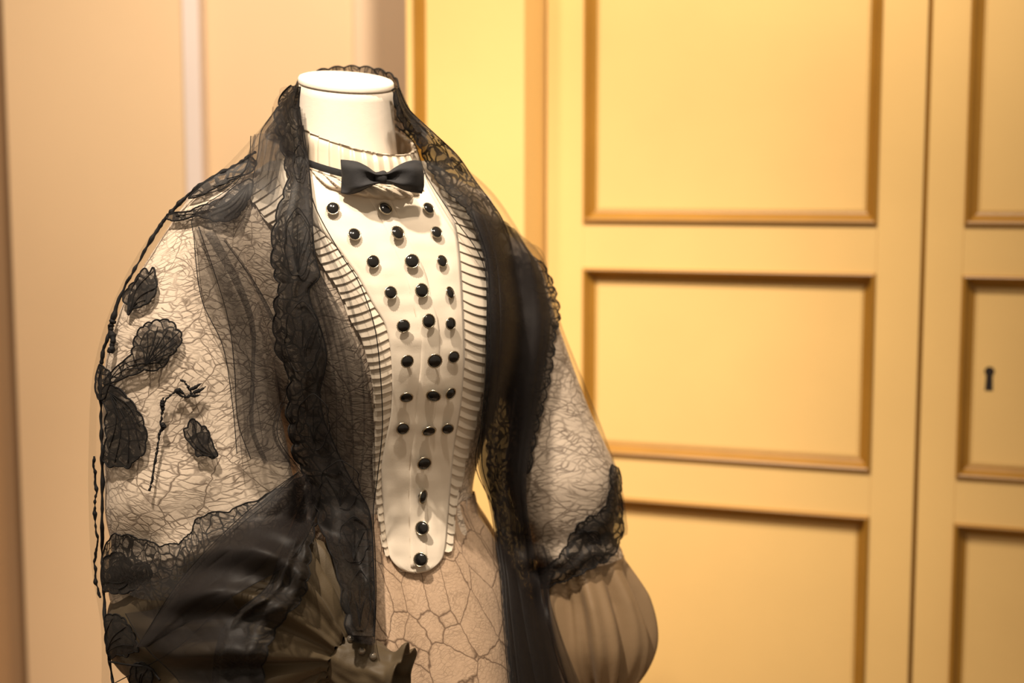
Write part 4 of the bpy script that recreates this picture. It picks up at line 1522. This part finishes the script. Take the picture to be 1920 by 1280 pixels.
sheet('lace_border', [
    [(918, 470, .012), (935, 472, .012), (955, 476, .012), (975, 480, .012)],
    [(922, 600, .014), (945, 600, .014), (970, 600, .014), (1000, 600, .014)],
    [(920, 720, .014), (945, 720, .014), (968, 722, .014), (995, 724, .014)],
    [(914, 800, .014), (935, 802, .014), (960, 804, .014), (985, 806, .014)],
    [(916, 880, .014), (935, 884, .014), (955, 886, .014), (980, 888, .014)],
    [(928, 960, .014), (945, 962, .014), (962, 964, .014), (985, 966, .014)],
    [(940, 1060, .014), (960, 1062, .014), (980, 1066, .014), (1000, 1070, .014)],
    [(948, 1160, .014), (966, 1162, .014), (986, 1164, .014), (1015, 1168, .014)],
    [(962, 1300, .014), (985, 1300, .014), (1010, 1300, .014), (1040, 1300, .014)]],
    40, 200, M['lace'], scallop=('lr', 24, 4), rag=2.0, fold=ripple(2.0, .006, 0, .4, .2, 77.0))
# lace down the outer side of the folds
side_r, _ = sheet('lace_border', [
    [(975, 470, .014), (988, 475, .016), (1000, 480, .016), (1012, 488, .014)],
    [(985, 530, .014), (1002, 532, .016), (1018, 534, .016), (1034, 538, .014)],
    [(990, 580, .014), (1008, 582, .016), (1026, 584, .016), (1044, 590, .014)],
    [(992, 620, .014), (1005, 622, .016), (1020, 624, .016), (1036, 628, .014)],
    [(992, 680, .014), (1004, 682, .016), (1016, 684, .016), (1030, 688, .014)],
    [(985, 740, .014), (995, 742, .016), (1006, 744, .016), (1016, 748, .014)],
    [(975, 800, .014), (984, 802, .016), (992, 804, .016), (1002, 808, .014)],
    [(965, 880, .014), (972, 882, .016), (980, 884, .016), (988, 888, .014)]],
    34, 190, M['lace_open'], scallop=('r', 15, 7), rag=2.0, hem=[('r', .0009)], fold=ripple(2.0, .003, 0, .2, .5, 71.0))
# lace hem across the arm
hem_r, _ = sheet('lace_border', [
    [(1148, 870, .008), (1152, 872, .008), (1156, 874, .007), (1159, 876, .006)],
    [(1146, 925, .009), (1152, 930, .009), (1158, 934, .008), (1163, 938, .006)],
    [(1128, 962, .010), (1140, 972, .011), (1152, 985, .010), (1165, 996, .006)],
    [(1100, 975, .012), (1116, 995, .013), (1132, 1018, .012), (1146, 1040, .008)],
    [(1076, 1000, .012), (1090, 1018, .014), (1104, 1036, .014), (1118, 1056, .010)],
    [(1058, 1035, .012), (1068, 1046, .014), (1078, 1058, .014), (1088, 1072, .010)],
    [(1034, 1060, .012), (1040, 1068, .014), (1046, 1078, .014), (1052, 1088, .010)],
    [(1000, 1075, .012), (1004, 1084, .014), (1008, 1092, .014), (1012, 1102, .010)]],
    34, 190, M['lace'], scallop=('lr', 9, 5), rag=2.0, hem=[('l', .0010), ('r', .0010)], fold=ripple(2.0, .002, 0, .2, .5, 81.0))
for a in np.linspace(-1.0, 1.0, 6):
    cord([(1128, 1022), (1110 - 8 * a, 1004 + 8 * a), (1092 + 26 * a * .6, 1002 + 26 * abs(a) * .5 - 12)], .0155, .0007, 'cord', hem_r, 16)
# darker double thickness under the hem beside the body
for k in range(3):
    sheet('tulle_fold', [
        [(985, 1010, .012 + .004 * k), (1005, 1018, .014), (1030, 1030, .014)],
        [(990, 1060, .014 + .004 * k), (1015, 1060, .016), (1040, 1066, .016)],
        [(1000, 1110, .016 + .004 * k), (1015, 1112, .018), (1030, 1112, .018)],
        [(1010, 1180, .016 + .004 * k), (1030, 1185, .018), (1052, 1190, .018)],
        [(1030, 1300, .016 + .004 * k), (1060, 1300, .018), (1095, 1300, .018)]], 40, 90, M['tulle'], fold=ripple(2.0 + k, .006, 5, .3 * k, .3, 91.0 + k))
